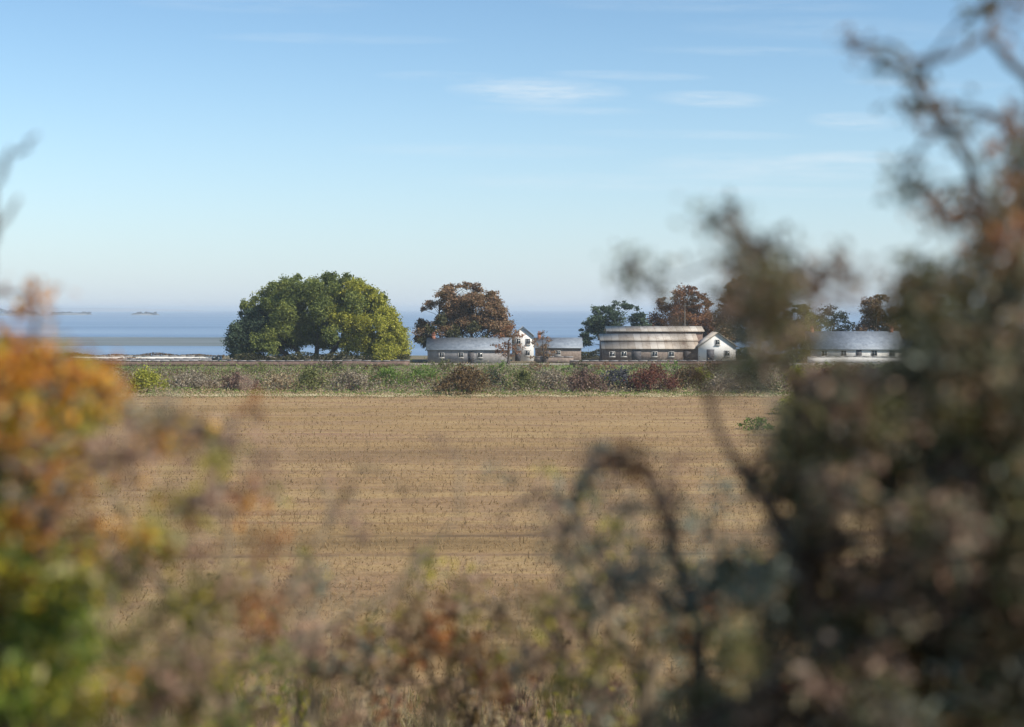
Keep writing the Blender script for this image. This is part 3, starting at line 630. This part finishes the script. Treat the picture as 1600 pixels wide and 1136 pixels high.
BUSH = [
 (40, 160, 110, 40, 'brown_leaf', 'brown bush at the far left behind the orange leaves'),
 (120, 158, 90, 34, 'dark_green', 'dark green bush left of the yellow green bush by the field edge'),
 (228, 154, 70, 34, 'yellow_green', 'yellow green bush below the sea at the left end of the field edge'),
 (300, 160, 90, 26, 'grey_scrub', 'grey bush just left of the wide green tree'),
 (372, 156, 80, 28, 'plum', 'plum grey bush below the left edge of the wide green tree'),
 (440, 160, 70, 24, 'straw', 'straw coloured bush below the left half of the wide green tree'),
 (486, 154, 56, 36, 'olive', 'olive bush below the middle of the wide green tree'),
 (548, 158, 80, 28, 'grey_scrub', 'pale grey bush below the right half of the wide green tree'),
 (606, 166, 70, 28, 'green', 'bright green bush below the right edge of the wide green tree'),
 (664, 172, 76, 26, 'green', 'green bush below the left side of the rusty brown tree'),
 (726, 150, 106, 42, 'brown_leaf', 'large dense dark brown bush at the field edge below the rusty brown tree'),
 (770, 166, 44, 26, 'dark_green', 'dark green bush right behind the large dense brown bush'),
 (816, 158, 50, 32, 'olive', 'olive bush below the cream gable house'),
 (858, 160, 70, 32, 'grey_scrub', 'grey purple bush below the dark stone shed'),
 (912, 156, 76, 34, 'plum', 'plum brown bush below the left end of the long barn'),
 (966, 160, 70, 30, 'slate_scrub', 'slate grey bush below the left half of the long barn'),
 (1020, 156, 90, 38, 'red_leaf', 'reddish brown bush below the middle of the long barn'),
 (1074, 160, 60, 36, 'brown_leaf', 'brown bush below the right end of the long barn'),
 (1094, 174, 50, 22, 'yellow_green', 'lime green bush behind the brown bush below the white gable-ended house'),
 (1128, 152, 60, 30, 'grey_scrub', 'low grey bush below the white gable-ended house'),
 (1176, 152, 76, 42, 'olive_dark', 'dense dark olive bush between the barn and the slate-roofed cottage'),
 (1242, 164, 44, 32, 'yellow_green', 'bright yellow green bush below the left end of the slate-roofed cottage'),
 (1300, 156, 84, 38, 'red_leaf', 'dark red bush below the slate-roofed cottage'),
 (1360, 158, 60, 34, 'plum', 'plum bush below the right end of the slate-roofed cottage'),
 (402, 200, 70, 16, 'olive', 'olive hedge bush against the low wall at the left foot of the wide green tree'),
 (520, 205, 90, 16, 'olive_dark', 'dark olive hedge bush against the low wall below the middle of the wide green tree'),
 (590, 198, 70, 14, 'brown_leaf', 'brown hedge bush behind the bright green bush under the wide green tree'),
 (690, 206, 80, 16, 'olive', 'olive hedge bush behind the large dense dark brown bush'),
 (780, 200, 60, 17, 'green', 'leafy green hedge bush at the right end of the long low grey house'),
 (842, 204, 60, 16, 'rusty_brown', 'rusty hedge bush in front of the dark stone shed'),
 (905, 200, 64, 17, 'olive_dark', 'dark olive hedge bush at the left foot of the long barn'),
 (952, 206, 56, 14, 'rust', 'rust red hedge bush at the foot of the long barn'),
 (1004, 202, 66, 16, 'olive', 'olive hedge bush under the middle of the long barn'),
 (1052, 206, 56, 17, 'green', 'green hedge bush under the right half of the long barn'),
 (1110, 202, 70, 18, 'rusty_brown', 'rusty hedge bush at the foot of the white gable-ended house'),
 (1166, 206, 60, 18, 'olive', 'olive hedge bush right of the white gable-ended house'),
 (1222, 202, 70, 19, 'olive_dark', 'dark olive hedge bush under the green rounded tree'),
 (1286, 206, 60, 14, 'green', 'green hedge bush at the left foot of the slate-roofed cottage'),
 (1344, 202, 66, 14, 'rusty_brown', 'rusty hedge bush at the middle foot of the slate-roofed cottage'),
 (1404, 204, 70, 17, 'olive', 'olive hedge bush at the right foot of the slate-roofed cottage'),
 (1440, 158, 90, 40, 'dark_green', 'dark green bush behind the dense part of the big foreground shrub'),
]
for (px, d, w, h, mt, lab) in BUSH:
    shrub('bush', lab, px, d, w, h, mt, leaf=.2 if h < 30 else .23, dens=1.15)
# rough ground cover between the bushes
def cover_cloud(name, n, y0, y1, size, mat, hmax, xr=.44, ph=0.0):
    d = np.sqrt(rng.uniform(y0 ** 2, y1 ** 2, n)); x = rng.uniform(-xr, xr, n) * d
    k = np.clip(np.sin(x * .35 + d * .4 + ph) * np.sin(x * .11 + 2 + ph) * .55 + .35 + .45 * np.sin(x * .05 + d * .1 + ph * 2), .04, 1.4)
    z = rng.random(n) * hmax * k
    z += np.clip(np.sin(x * .9 + ph) * np.sin(d * .8 + x * .21), 0, 1) * rng.random(n) * .5
    b = MB(); leaves(b, np.c_[x, d, z + .05], size, .5); return kind(b.build(name, M[mat], None), 'stuff')
cover_cloud('undergrowth', 26000, 152, 200, .22, 'grey_scrub', 1.9)
cover_cloud('undergrowth', 18000, 151, 190, .2, 'straw', .9, ph=1.3)
cover_cloud('undergrowth', 22000, 153, 198, .22, 'brown_leaf', 1.8, ph=2.6)
cover_cloud('undergrowth', 16000, 155, 200, .22, 'plum', 1.6, ph=4.1)
cover_cloud('undergrowth', 26000, 154, 206, .22, 'olive', 1.7, ph=5.3)
cover_cloud('undergrowth', 20000, 154, 206, .22, 'green', 1.5, ph=7.9)
cover_cloud('grass', 9000, 196, 240, .22, 'olive', .35)
cover_cloud('grass', 12000, 205, 228, .2, 'green', .5, ph=3.1)
cover_cloud('grass', 14000, 145.4, 151.5, .17, 'straw', .55, ph=.7)
cover_cloud('grass', 9000, 143.0, 151.5, .16, 'olive', .4, ph=2.2)
cover_cloud('grass', 9000, 147.0, 154, .18, 'green', .5, ph=3.7)
# dark hedge line against the sea on the left
def hedge(label, px0, px1, d, h, mat, n):
    x0, x1 = gx(px0, d), gx(px1, d); root = thing('hedge', label, 'hedge', ((x0 + x1) / 2, d, 0))
    b = MB(); x = rng.uniform(x0, x1, n); k = .7 + .3 * np.sin(x * .6) * np.sin(x * .23 + 1)
    leaves(b, np.c_[x - (x0 + x1) / 2, rng.normal(size=n) * .5, rng.random(n) ** .8 * h * k], .26, .6); b.build('foliage', M[mat], root)
    s = MB()
    for xx in np.arange(x0 + .5, x1, 1.3): s.tube([(xx - (x0 + x1) / 2, 0, -.1), (xx - (x0 + x1) / 2 + rng.normal() * .1, 0, h * .7)], [.05, .02], 5)
    s.build('stem', M['twig'], root)
hedge('low dark brown hedge in front of the sea at the far left', -60, 350, 262, 1.0, 'brown_leaf', 7000)
hedge('low rusty hedge between the white wall and pale stone wall at the far left', -60, 340, 244, .75, 'rusty_brown', 6000)
hedge('dark olive hedge at the foot of the wide green tree', 366, 640, 236, 2.2, 'olive_dark', 7500)
hedge('tall dark olive hedge behind the gap between the stone shed and long barn', 838, 960, 258, 2.6, 'olive_dark', 5000)
hedge('green brown hedge between the white gable-ended house and slate-roofed cottage', 1150, 1266, 240, 2.9, 'olive', 6500)
hedge('dark hedge to the right of the slate-roofed cottage', 1414, 1640, 244, 3.2, 'plum', 7500)

# ------------------------------------------------------------------ stubble of the field and its weeds
def stubble(n, y0, y1, h, w, rowgap):
    d = np.sqrt(rng.uniform(y0 ** 2, y1 ** 2, n)); x = rng.uniform(-.42, .42, n) * d
    d = np.round(d / rowgap) * rowgap + rng.normal(size=n) * rowgap * .2
    keep = (.5 + .5 * np.sin(d * 1.7 + np.sin(x * .05 + d * .3) * 2) * np.sin(d * .37 + x * .012)) * .5 + .5 > rng.random(n) * 1.1
    for (y0_, sl_) in ((56.3, -.03), (51.9, -.045)): keep &= np.abs(d + x * sl_ - y0_) > .45
    x, d = x[keep], d[keep]; n = len(x)
    hh = h * .62 * rng.gamma(2.2, .45, n); th = rng.uniform(0, math.pi, n)
    dx, dy = np.cos(th) * w / 2, np.sin(th) * w / 2; lx, ly = rng.normal(size=n) * h * .5, rng.normal(size=n) * h * .5
    v = np.stack([np.c_[x - dx, d - dy, np.full(n, .02)], np.c_[x + dx, d + dy, np.full(n, .02)], np.c_[x + dx * .6 + lx, d + dy * .6 + ly, hh], np.c_[x - dx * .6 + lx, d - dy * .6 + ly, hh]], 1)
    return v
b = MB()
for a in ((80000, 30, 62, .12, .035, .32), (70000, 62, 100, .13, .05, .45), (50000, 100, 147, .13, .07, .6)):
    b.add_many(stubble(*a), [(0, 1, 2, 3)], 4)
kind(b.build('stubble', M['stubble']), 'stuff')
WEED = [(1236, 648, 60, 30, 'yellow_green', 'yellow green weed patch near the far edge of the field on the right'),
        (1180, 672, 60, 20, 'green', 'low green weed left of the yellow green patch near the far edge')]
for (px, py, w, h, mt, lab) in WEED:
    d = EYE * F / (py - HOR)
    shrub('weed', lab, px, d, w, h, mt, 'weed', 'weeds growing in the stubble field', leaf=max(.05, 3.2 * d / F), dens=.6)

# ------------------------------------------------------------------ tall grass and dry stalks on the near bank
def grass(n, y0, y1, h0, h1, w, xr=.5):
    d = np.sqrt(rng.uniform(y0 ** 2, y1 ** 2, n)); x = rng.uniform(-xr, xr, n) * d
    k = .6 + .4 * np.sin(x * 1.1 + d * .7) * np.sin(x * .37 - d * .31 + 2)
    h = rng.uniform(h0, h1, n) * k; z0 = ground_z(x, d) - .02
    th = rng.uniform(0, 2 * math.pi, n); dx, dy = np.cos(th) * w / 2, np.sin(th) * w / 2
    lx, ly = rng.normal(size=n) * .28 * h, rng.normal(size=n) * .28 * h
    p0 = np.c_[x, d, z0]; o = np.c_[dx, dy, np.zeros(n)]
    p1 = p0 + np.c_[lx * .35, ly * .35, h * .55]; p2 = p0 + np.c_[lx, ly, h]
    return np.stack([p0 - o, p0 + o, p1 + o * .8, p1 - o * .8, p2 + o * .15, p2 - o * .15], 1)
b = MB()
for a in ((9000, 5, 12, .5, 1.5, .014), (14000, 12, 22, .4, 1.2, .02), (16000, 22, 33, .3, .9, .028)):
    b.add_many(grass(*a), [(0, 1, 2, 3), (3, 2, 4, 5)], 6)
kind(b.build('grass', M['grass_blade']), 'stuff')

def stalk_plant(label, px, top_py, d, wpx, mat, stem='twig', n=7, leaf_px=11, name='dry_plant', cat='plant'):
    s = d / F; x = gx(px, d); g = float(ground_z(x, d)); h = EYE - (top_py - HOR) * s - g
    root = thing(name, label, cat, (x, d, g), 'tall dry plants on the near bank')
    st = MB(); lf = MB()
    for i in range(n):
        tx = rng.normal() * wpx * s * .3; ty = rng.normal() * wpx * s * .3; hh = h * rng.uniform(.7, 1.0)
        p = limb_path((tx * .2, ty * .2, -.05), (tx, ty, hh), .03, 6); st.tube(p, np.linspace(.008, .003, 6), 5)
        m = 26; u = rng.uniform(.45, 1, m); k = u * 5; ix = np.minimum(4, k.astype(int)); q = p[ix] + (p[ix + 1] - p[ix]) * (k - ix)[:, None]
        leaves(lf, q + rng.normal(size=(m, 3)) * wpx * s * .1, leaf_px * s, .5, fine=True, droop=.3)
    st.build('stem', M[stem], root); lf.build('foliage', M[mat], root)
for a in (('dark brown dock stalks at the bottom of the picture, middle', 742, 1000, 8.5, 70, 'brown_leaf', 'twig', 10, 16),
          ('reddish brown stalks at the bottom left of the dark brown dock stalks', 614, 1040, 7.5, 100, 'rust', 'twig', 10, 16),
          ('grey brown dead plant behind the green and yellow bush', 330, 862, 13, 100, 'plum', 'twig', 10, 11),
          ('straw stalks with yellow leaves right of the green and yellow bush', 440, 940, 8, 120, 'lime_leaf', 'pale_twig', 11, 16),
          ('pale straw stalks left of the leaning grass plume', 560, 900, 11, 90, 'straw', 'pale_twig', 9, 12),
          ('russet stalks at the foot of the arching bramble', 1000, 1050, 7, 110, 'red_leaf', 'twig', 10, 17),
          ('brown dead stalks below the arching bramble', 880, 960, 9, 110, 'brown_leaf', 'pale_twig', 10, 15),
          ('tan stalks with yellow leaves left of the russet stalks', 940, 1005, 8, 100, 'lime_leaf', 'pale_twig', 10, 16),
          ('purplish stalks between the dock stalks and the brown dead stalks', 820, 1040, 8, 80, 'plum', 'twig', 9, 15),
          ('pale grass plume leaning in the lower middle of the field', 760, 880, 11, 80, 'straw', 'pale_twig', 8, 11)):
    stalk_plant(*a)

# ------------------------------------------------------------------ foreground shrubs, out of focus
def fore_shrub(name, label, cat, root_px, d, clumps, stems, mats, group='blurred shrubs close to the camera', leaf_px=30, lower=True):
    """clumps: (px, py, rx, ry, n, material key); stems: lists of (px, py, depth offset) from the ground up"""
    s = d / F; x = gx(root_px, d); g = float(ground_z(x, d)); loc = np.array([x, d, g])
    root = thing(name, label, cat, loc, group)
    st = MB(); paths = []
    for S in stems:
        p = [np.array([x + rng.normal() * .08, d + rng.normal() * .08, g - .05])] + [at(q[0], q[1], d + q[2]) for q in S]
        p = np.array(p); t = np.linspace(0, len(p) - 1, len(p) * 4); i = np.minimum(len(p) - 2, t.astype(int)); f = (t - i)[:, None]
        pp = p[i] + (p[i + 1] - p[i]) * f; pp[1:-1] += rng.normal(size=(len(pp) - 2, 3)) * .006
        st.tube(pp, np.linspace(.016, .0035, len(pp)), 6); paths.append(pp)
    allp = np.concatenate(paths)
    bags = {}
    for ci, (px, py, rx, ry, n, mk) in enumerate(clumps):
        dd = d + rng.uniform(-.35, .35); c = at(px, py, dd); k = max(1, n // 7)
        q = unit(k) * rng.random((k, 1)) ** .5 * np.array([rx * s, max(rx, ry) * s * .8, ry * s]) + c
        j = np.argmin(np.linalg.norm(allp - c, axis=1)); src = allp[j]
        st.tube(limb_path(src, c, .08, 5), np.linspace(.006, .002, 5), 4)
        pts = {}
        for tip in q:
            mk_ = mk if rng.random() < .5 else clumps[(ci + int(rng.integers(-7, 8))) % len(clumps)][5]
            st.tube(limb_path(c, tip, .05, 3), [.003, .002, .0012], 3)
            m_ = 7; u = rng.uniform(.15, 1.05, (m_, 1)); pts.setdefault(mk_, []).append(c + (tip - c) * u + rng.normal(size=(m_, 3)) * 8 * s)
        for mk_ in pts:
            pp = np.repeat(np.concatenate(pts[mk_]), 3, 0); pp = pp + rng.normal(size=pp.shape) * leaf_px * s * .55
            leaves(bags.setdefault(mk_, MB()), pp, leaf_px * s * .56, .5, fine=True, droop=.25)
    st.build('stem', M[mats], root, loc)
    for mk, bb in bags.items(): bb.build('foliage', M[mk], root, loc)
    return root

def fill(px0, px1, py0, py1, r, step, n, mk, prob=1.0, keep=lambda x, y: True):
    out = []
    for yv in np.arange(py0, py1, step):
        for xv in np.arange(px0, px1, step):
            a, b_ = xv + rng.uniform(-.4, .4) * step, yv + rng.uniform(-.4, .4) * step
            if keep(a, b_) and rng.random() < prob: out.append((a, b_, r, r, n, mk if isinstance(mk, str) else mk[rng.integers(len(mk))]))
    return out

def wide_clumps(ox):
    """sky-side sprays of the big shrub"""
    D = 'dusk_leaf'
    c = [(-20, 420, 26, 20, 42), (5, 432, 22, 12, 28), (50, 352, 20, 16, 28), (66, 372, 18, 18, 35), (84, 395, 22, 20, 42), (90, 420, 26, 22, 63), (112, 436, 20, 18, 42),
         (135, 420, 24, 10, 28), (60, 412, 22, 20, 28), (66, 448, 26, 20, 28), (30, 470, 22, 18, 21), (150, 450, 24, 20, 35),
         (206, 150, 14, 14, 28), (214, 168, 14, 12, 28), (226, 188, 12, 12, 21), (238, 205, 10, 10, 14),
         (195, 282, 18, 14, 28), (214, 300, 18, 16, 35), (224, 325, 18, 16, 42), (236, 350, 18, 16, 49), (262, 280, 14, 14, 28), (282, 230, 12, 18, 28), (284, 200, 10, 14, 28),
         (258, 372, 20, 18, 56), (270, 330, 18, 18, 56), (276, 390, 16, 18, 56), (278, 300, 12, 16, 35), (290, 260, 14, 18, 35), (292, 330, 14, 18, 42),
         (255, 18, 20, 12, 28), (280, 40, 14, 14, 21), (272, 8, 14, 8, 14), (180, 90, 16, 12, 14), (160, 70, 14, 10, 7)]
    return [(ox + 2 * a, b, 2 * rx * .85, ry, int(n * .55), ('brown_spray', 'plum_leaf', 'umber_leaf', 'brown_spray', 'olive_leaf', 'brown_spray', 'shade_leaf', 'sage_leaf', 'dusk_leaf', 'rust_leaf')[rng.integers(10)]) for (a, b, rx, ry, n) in c]
def wide_stems(ox):
    S = [[(120, 900, 0), (110, 620, .1), (90, 470, .1), (70, 370, 0), (48, 345, 0)],
         [(180, 800, 0), (230, 560, .1), (262, 380, 0), (245, 240, 0), (212, 150, -.1), (190, 100, -.1), (150, 70, -.1)],
         [(215, 800, 0), (260, 500, 0), (275, 330, .1), (285, 200, .1)],
         [(240, 850, 0), (275, 430, .1), (290, 260, 0), (300, 140, -.1), (305, 30, -.1)],
         [(120, 900, -.1), (60, 700, 0), (10, 480, 0), (-22, 415, 0)],
         [(260, 900, .1), (305, 150, 0), (265, 64, 0), (196, 106, 0), (170, 112, 0)]]
    return [[(ox + 2 * a, b, c) for (a, b, c) in q] for q in S]
BD = 2.7
def left_edge(y):
    return np.interp(y, [430, 470, 575, 590, 625, 700, 760, 820, 880, 940, 1000, 1136, 1500], [1440, 1420, 1440, 1330, 1165, 1170, 1200, 1150, 1110, 1120, 1080, 1030, 1000])
ox = 1020
S_ = ['shade_leaf', 'olive_leaf', 'shade_leaf', 'olive_leaf', 'brown_spray', 'dusk_leaf', 'sage_leaf', 'plum_leaf']
cl = wide_clumps(ox)
cl += [(1645 + rng.uniform(-30, 30), y, 50, 26, 21, 'brown_spray') for y in range(200, 540, 44)]
cl += fill(1145, 1270, 440, 580, 26, 34, 24, ['olive_leaf', 'sage_leaf', 'brown_spray', 'olive_leaf'], .4)
cl += fill(1160, 1680, 450, 600, 30, 40, 42, ['dusk_leaf', 'plum_leaf', 'olive_leaf', 'shade_leaf'], .42, lambda x, y: x > left_edge(y) - 20)
cl += fill(1020, 1720, 520, 1180, 32, 42, 42, S_, .76, lambda x, y: x > left_edge(y) + 60 or (x > left_edge(y) and rng.random() < .4))
cl += fill(1240, 1720, 560, 1180, 40, 62, 35, ['rust_leaf', 'plum_leaf', 'sage_leaf', 'olive_leaf', 'plum_leaf'], .55)
cl += fill(1440, 1720, 440, 1180, 40, 48, 42, ['dark_shrub', 'umber_leaf', 'shade_leaf'], .4)
cl += fill(1000, 1720, 1180, 1500, 60, 80, 42, 'shade_leaf', .9)
fore_shrub('shrub', 'big dark grey-green shrub filling the right side, blurred, with rusty leaves', 'shrub', 1400, BD, cl, wide_stems(ox), 'twig', leaf_px=36)

# arching bramble at its left
mk, mk2 = 'sage_leaf', 'brown_spray'
c = [(944, 722, 36, 16, 35, mk2), (984, 735, 36, 18, 35, 'rust'), (900, 770, 26, 22, 28, mk), (884, 820, 26, 26, 28, mk), (888, 870, 28, 26, 28, mk), (1040, 770, 26, 18, 28, mk2), (1048, 820, 24, 26, 35, mk), (1044, 870, 26, 26, 35, mk),
     (980, 895, 46, 14, 42, mk), (1060, 920, 46, 20, 49, mk), (980, 930, 46, 16, 42, mk2), (908, 925, 34, 16, 21, mk), (1110, 940, 40, 22, 49, mk), (1000, 800, 24, 24, 14, 'sage_leaf'), (940, 860, 30, 24, 14, 'sage_leaf')]
c = [(p[0], p[1], p[2] * 1.2, p[3] * 1.2, int(p[4] * .6), p[5]) for p in c]
fore_shrub('bramble', 'grey brown arching bramble left of the big dark shrub, over the field', 'bramble', 1080, 3.1, c,
           [[(1100, 1000, 0), (1052, 860, 0), (1020, 750, 0), (950, 718, 0), (900, 770, 0), (880, 880, 0)], [(1090, 980, 0), (1000, 910, 0), (910, 925, 0)]], 'twig', leaf_px=34)

# bright autumn shrub at the left edge
O, Yl, R_, T_, P_ = 'orange_leaf', 'lime_leaf', 'rust_leaf', 'tan_leaf', 'plum_leaf'
cl = fill(-40, 200, 540, 640, 24, 34, 28, [O, O, Yl, R_, Yl, T_], .6, lambda x, y: y > 545 + .28 * x) + fill(-60, 120, 640, 900, 26, 44, 21, [O, Yl, 'plum_leaf', 'sage_leaf', Yl, Yl], .55) + fill(80, 420, 660, 900, 34, 62, 14, ['plum_leaf', 'plum_leaf', T_, R_], .55)
cl += [(54, 474, 10, 16, 21, R_), (10, 556, 30, 26, 56, O), (60, 585, 44, 24, 56, O), (120, 575, 34, 22, 42, R_), (150, 604, 34, 22, 49, O), (90, 610, 40, 24, 49, O), (20, 610, 30, 26, 42, O), (180, 616, 22, 16, 21, 'red_leaf'), (60, 560, 26, 18, 28, R_),
      (8, 680, 24, 28, 35, O), (40, 650, 34, 22, 28, Yl), (100, 655, 34, 24, 28, 'plum_leaf'), (8, 740, 22, 24, 28, Yl), (150, 650, 34, 20, 21, 'plum_leaf'), (120, 700, 50, 22, 28, 'plum_leaf'), (230, 690, 50, 20, 21, 'plum_leaf'), (310, 680, 44, 18, 14, 'plum_leaf'), (60, 720, 44, 24, 28, 'plum_leaf'), (180, 740, 60, 20, 21, 'plum_leaf'), (330, 720, 40, 20, 14, 'plum_leaf'),
      (14, 830, 30, 22, 42, O), (40, 800, 24, 18, 14, Yl), (244, 660, 24, 20, 14, Yl), (290, 684, 16, 14, 7, Yl), (246, 684, 22, 10, 14, R_), (280, 800, 30, 24, 28, Yl), (226, 836, 22, 20, 21, Yl), (262, 866, 26, 16, 21, Yl), (410, 838, 14, 10, 7, R_),
      (-40, 640, 50, 60, 70, O), (-50, 800, 50, 60, 49, Yl), (100, 780, 50, 30, 21, 'plum_leaf'), (60, 860, 40, 30, 28, 'plum_leaf'), (150, 880, 60, 30, 28, 'plum_leaf')]
fore_shrub('shrub', 'shrub with bright orange and yellow autumn leaves at the left edge, blurred', 'shrub', -20, 2.9, cl,
           [[(-10, 900, 0), (20, 700, 0), (50, 560, 0), (55, 468, 0)], [(-10, 950, 0), (60, 760, 0), (120, 640, 0), (185, 605, 0)], [(-30, 900, 0), (-25, 560, 0), (-15, 320, 0), (10, 240, 0), (60, 210, 0)], [(-25, 560, 0), (-15, 380, 0), (30, 308, 0)],
            [(0, 900, 0), (120, 740, 0), (340, 690, 0)], [(40, 980, 0), (180, 880, 0), (290, 790, 0)]], 'twig', leaf_px=34)
cl = fill(-60, 170, 900, 1180, 36, 46, 49, ['lime_leaf', 'lime_leaf', 'olive_leaf', 'green_leaf', 'bright_green'], .95) + fill(150, 400, 900, 1180, 36, 50, 35, ['lime_leaf', 'olive_leaf', 'tan_leaf', 'plum_leaf'], .65)
cl += [(20, 1000, 36, 18, 35, O), (40, 1090, 70, 40, 63, 'dark_shrub'), (90, 1040, 50, 30, 42, 'green_leaf'), (60, 960, 46, 26, 35, 'green_leaf'), (20, 880, 36, 24, 28, Yl), (100, 910, 40, 24, 28, Yl), (180, 1060, 40, 30, 28, O), (300, 1040, 40, 30, 28, 'lime_leaf')] + fill(-60, 380, 1180, 1450, 50, 80, 28, 'green_leaf', .8) + fill(300, 460, 960, 1180, 34, 56, 21, ['lime_leaf', 'tan_leaf', 'plum_leaf', 'rust_leaf'], .6)
fore_shrub('shrub', 'low green and yellow bush in the lower left corner, blurred', 'shrub', 80, 3.0, cl, [[(30, 1050, 0), (20, 860, 0)], [(120, 1050, 0), (180, 930, 0)], [(80, 1100, 0), (90, 900, .1)], [(200, 1120, 0), (320, 940, 0)]], 'pale_twig', leaf_px=32)
# thin see-through sprays across the bottom
def spray(label, root_px, d, pts, mks, stems, n=14, r=30, lp=30):
    pts = list(pts) + [(x + rng.uniform(-50, 50), y + rng.uniform(-20, 40)) for (x, y) in pts for _ in range(2) if y > 900]; n = int(n * 1.5)
    fore_shrub('sapling', label, 'sapling', root_px, d, [(x, y, r, r * .8, n, mks[i % len(mks)]) for i, (x, y) in enumerate(pts)], stems, 'pale_twig', 'thin saplings on the near bank', leaf_px=lp)
P_, T_ = 'plum_leaf', 'tan_leaf'
spray('thin sapling with pinkish brown and lime leaves right of the green and yellow bush', 470, 4.2,
      [(400, 900), (430, 960), (492, 884), (470, 930), (360, 960), (520, 980), (420, 1020), (350, 1040), (480, 1050), (560, 1020), (400, 1090), (520, 1100)], [P_, T_, Yl, P_, 'sage_leaf'],
      [[(460, 1050, 0), (430, 940, 0), (395, 890, 0)], [(480, 1060, 0), (500, 940, 0), (490, 870, 0)], [(480, 1100, 0), (560, 1000, 0)]], 14, 34, 24)
spray('thin russet sapling with one lime tuft in the lower middle', 680, 4.4,
      [(652, 884), (640, 940), (690, 960), (720, 920), (610, 990), (660, 1030), (720, 1010), (780, 960), (760, 1050), (600, 1060), (700, 1090), (800, 1020)], [Yl, 'umber_leaf', R_, P_, 'umber_leaf', T_],
      [[(680, 1080, 0), (660, 960, 0), (652, 870, 0)], [(690, 1090, 0), (720, 960, 0), (782, 940, 0)], [(670, 1100, 0), (610, 980, 0)]], 14, 34, 24)
spray('thin grey green sapling with lime tufts left of the arching bramble', 930, 4.0,
      [(890, 790), (930, 760), (972, 826), (936, 872), (900, 880), (910, 930), (960, 960), (1010, 990), (880, 980), (940, 1030), (1000, 1060), (880, 1080), (960, 1100), (840, 940), (850, 1030)], [P_, P_, Yl, Yl, 'sage_leaf', 'sage_leaf', T_],
      [[(930, 1080, 0), (920, 940, 0), (895, 780, 0)], [(940, 1090, 0), (960, 930, 0), (975, 815, 0)], [(930, 1100, 0), (860, 990, 0), (838, 930, 0)]], 14, 34, 26)
spray('thin sage sapling between the arching bramble and big dark shrub', 1130, 3.8,
      [(1130, 884), (1100, 900), (1150, 930), (1060, 980), (1110, 1000), (1160, 1010), (1080, 1060), (1140, 1080), (1190, 1060), (1040, 1100), (1120, 780), (1090, 820)], ['sage_leaf', 'shade_leaf', 'sage_leaf', R_, 'dark_shrub'],
      [[(1130, 1080, 0), (1130, 980, 0), (1115, 780, 0)], [(1130, 1090, 0), (1070, 1000, 0)], [(1140, 1090, 0), (1180, 1010, 0)]], 16, 36, 28)

# the thin sea air that pales far things: one closed box round the whole place
m, nt, N, L = mat_new('sea_haze')
pv = N.new('ShaderNodeVolumePrincipled'); pv.inputs['Density'].default_value = .00018; pv.inputs['Color'].default_value = (.78, .89, 1.0, 1); pv.inputs['Anisotropy'].default_value = 0
o = N.new('ShaderNodeOutputMaterial'); L.new(pv.outputs[0], o.inputs['Volume'])
b = MB(); b.box((0, 9400, 8.5), (25000, 20000, 33)); kind(b.build('haze', m), 'stuff')

spray('wide airy pinkish brown sapling with lime flecks over the left half of the field', 330, 3.6,
      [(120 + 46 * i + rng.uniform(-20, 20), 700 + rng.uniform(-50, 190)) for i in range(14)] + [(280, 800), (240, 840), (430, 780), (560, 830)], [P_, 'brown_spray', P_, T_, Yl, P_], [[(340, 1050, 0), (220, 850, 0), (130, 690, 0)], [(350, 1050, 0), (360, 850, 0), (320, 680, 0)], [(360, 1050, 0), (480, 880, 0), (560, 730, 0)], [(360, 1060, 0), (600, 930, 0), (720, 800, 0)]], 7, 40, 22)
spray('wide airy mauve brown sapling just left of and around the arching bramble', 1000, 3.7,
      [(760 + 36 * i + rng.uniform(-20, 20), 760 + rng.uniform(-60, 160)) for i in range(13)] + [(972, 826), (936, 872), (890, 780)], [P_, 'sage_leaf', 'brown_spray', P_, Yl], [[(1000, 1050, 0), (900, 880, 0), (800, 760, 0)], [(1010, 1050, 0), (1000, 850, 0), (980, 710, 0)], [(1020, 1050, 0), (1100, 900, 0), (1180, 760, 0)]], 7, 38, 22)
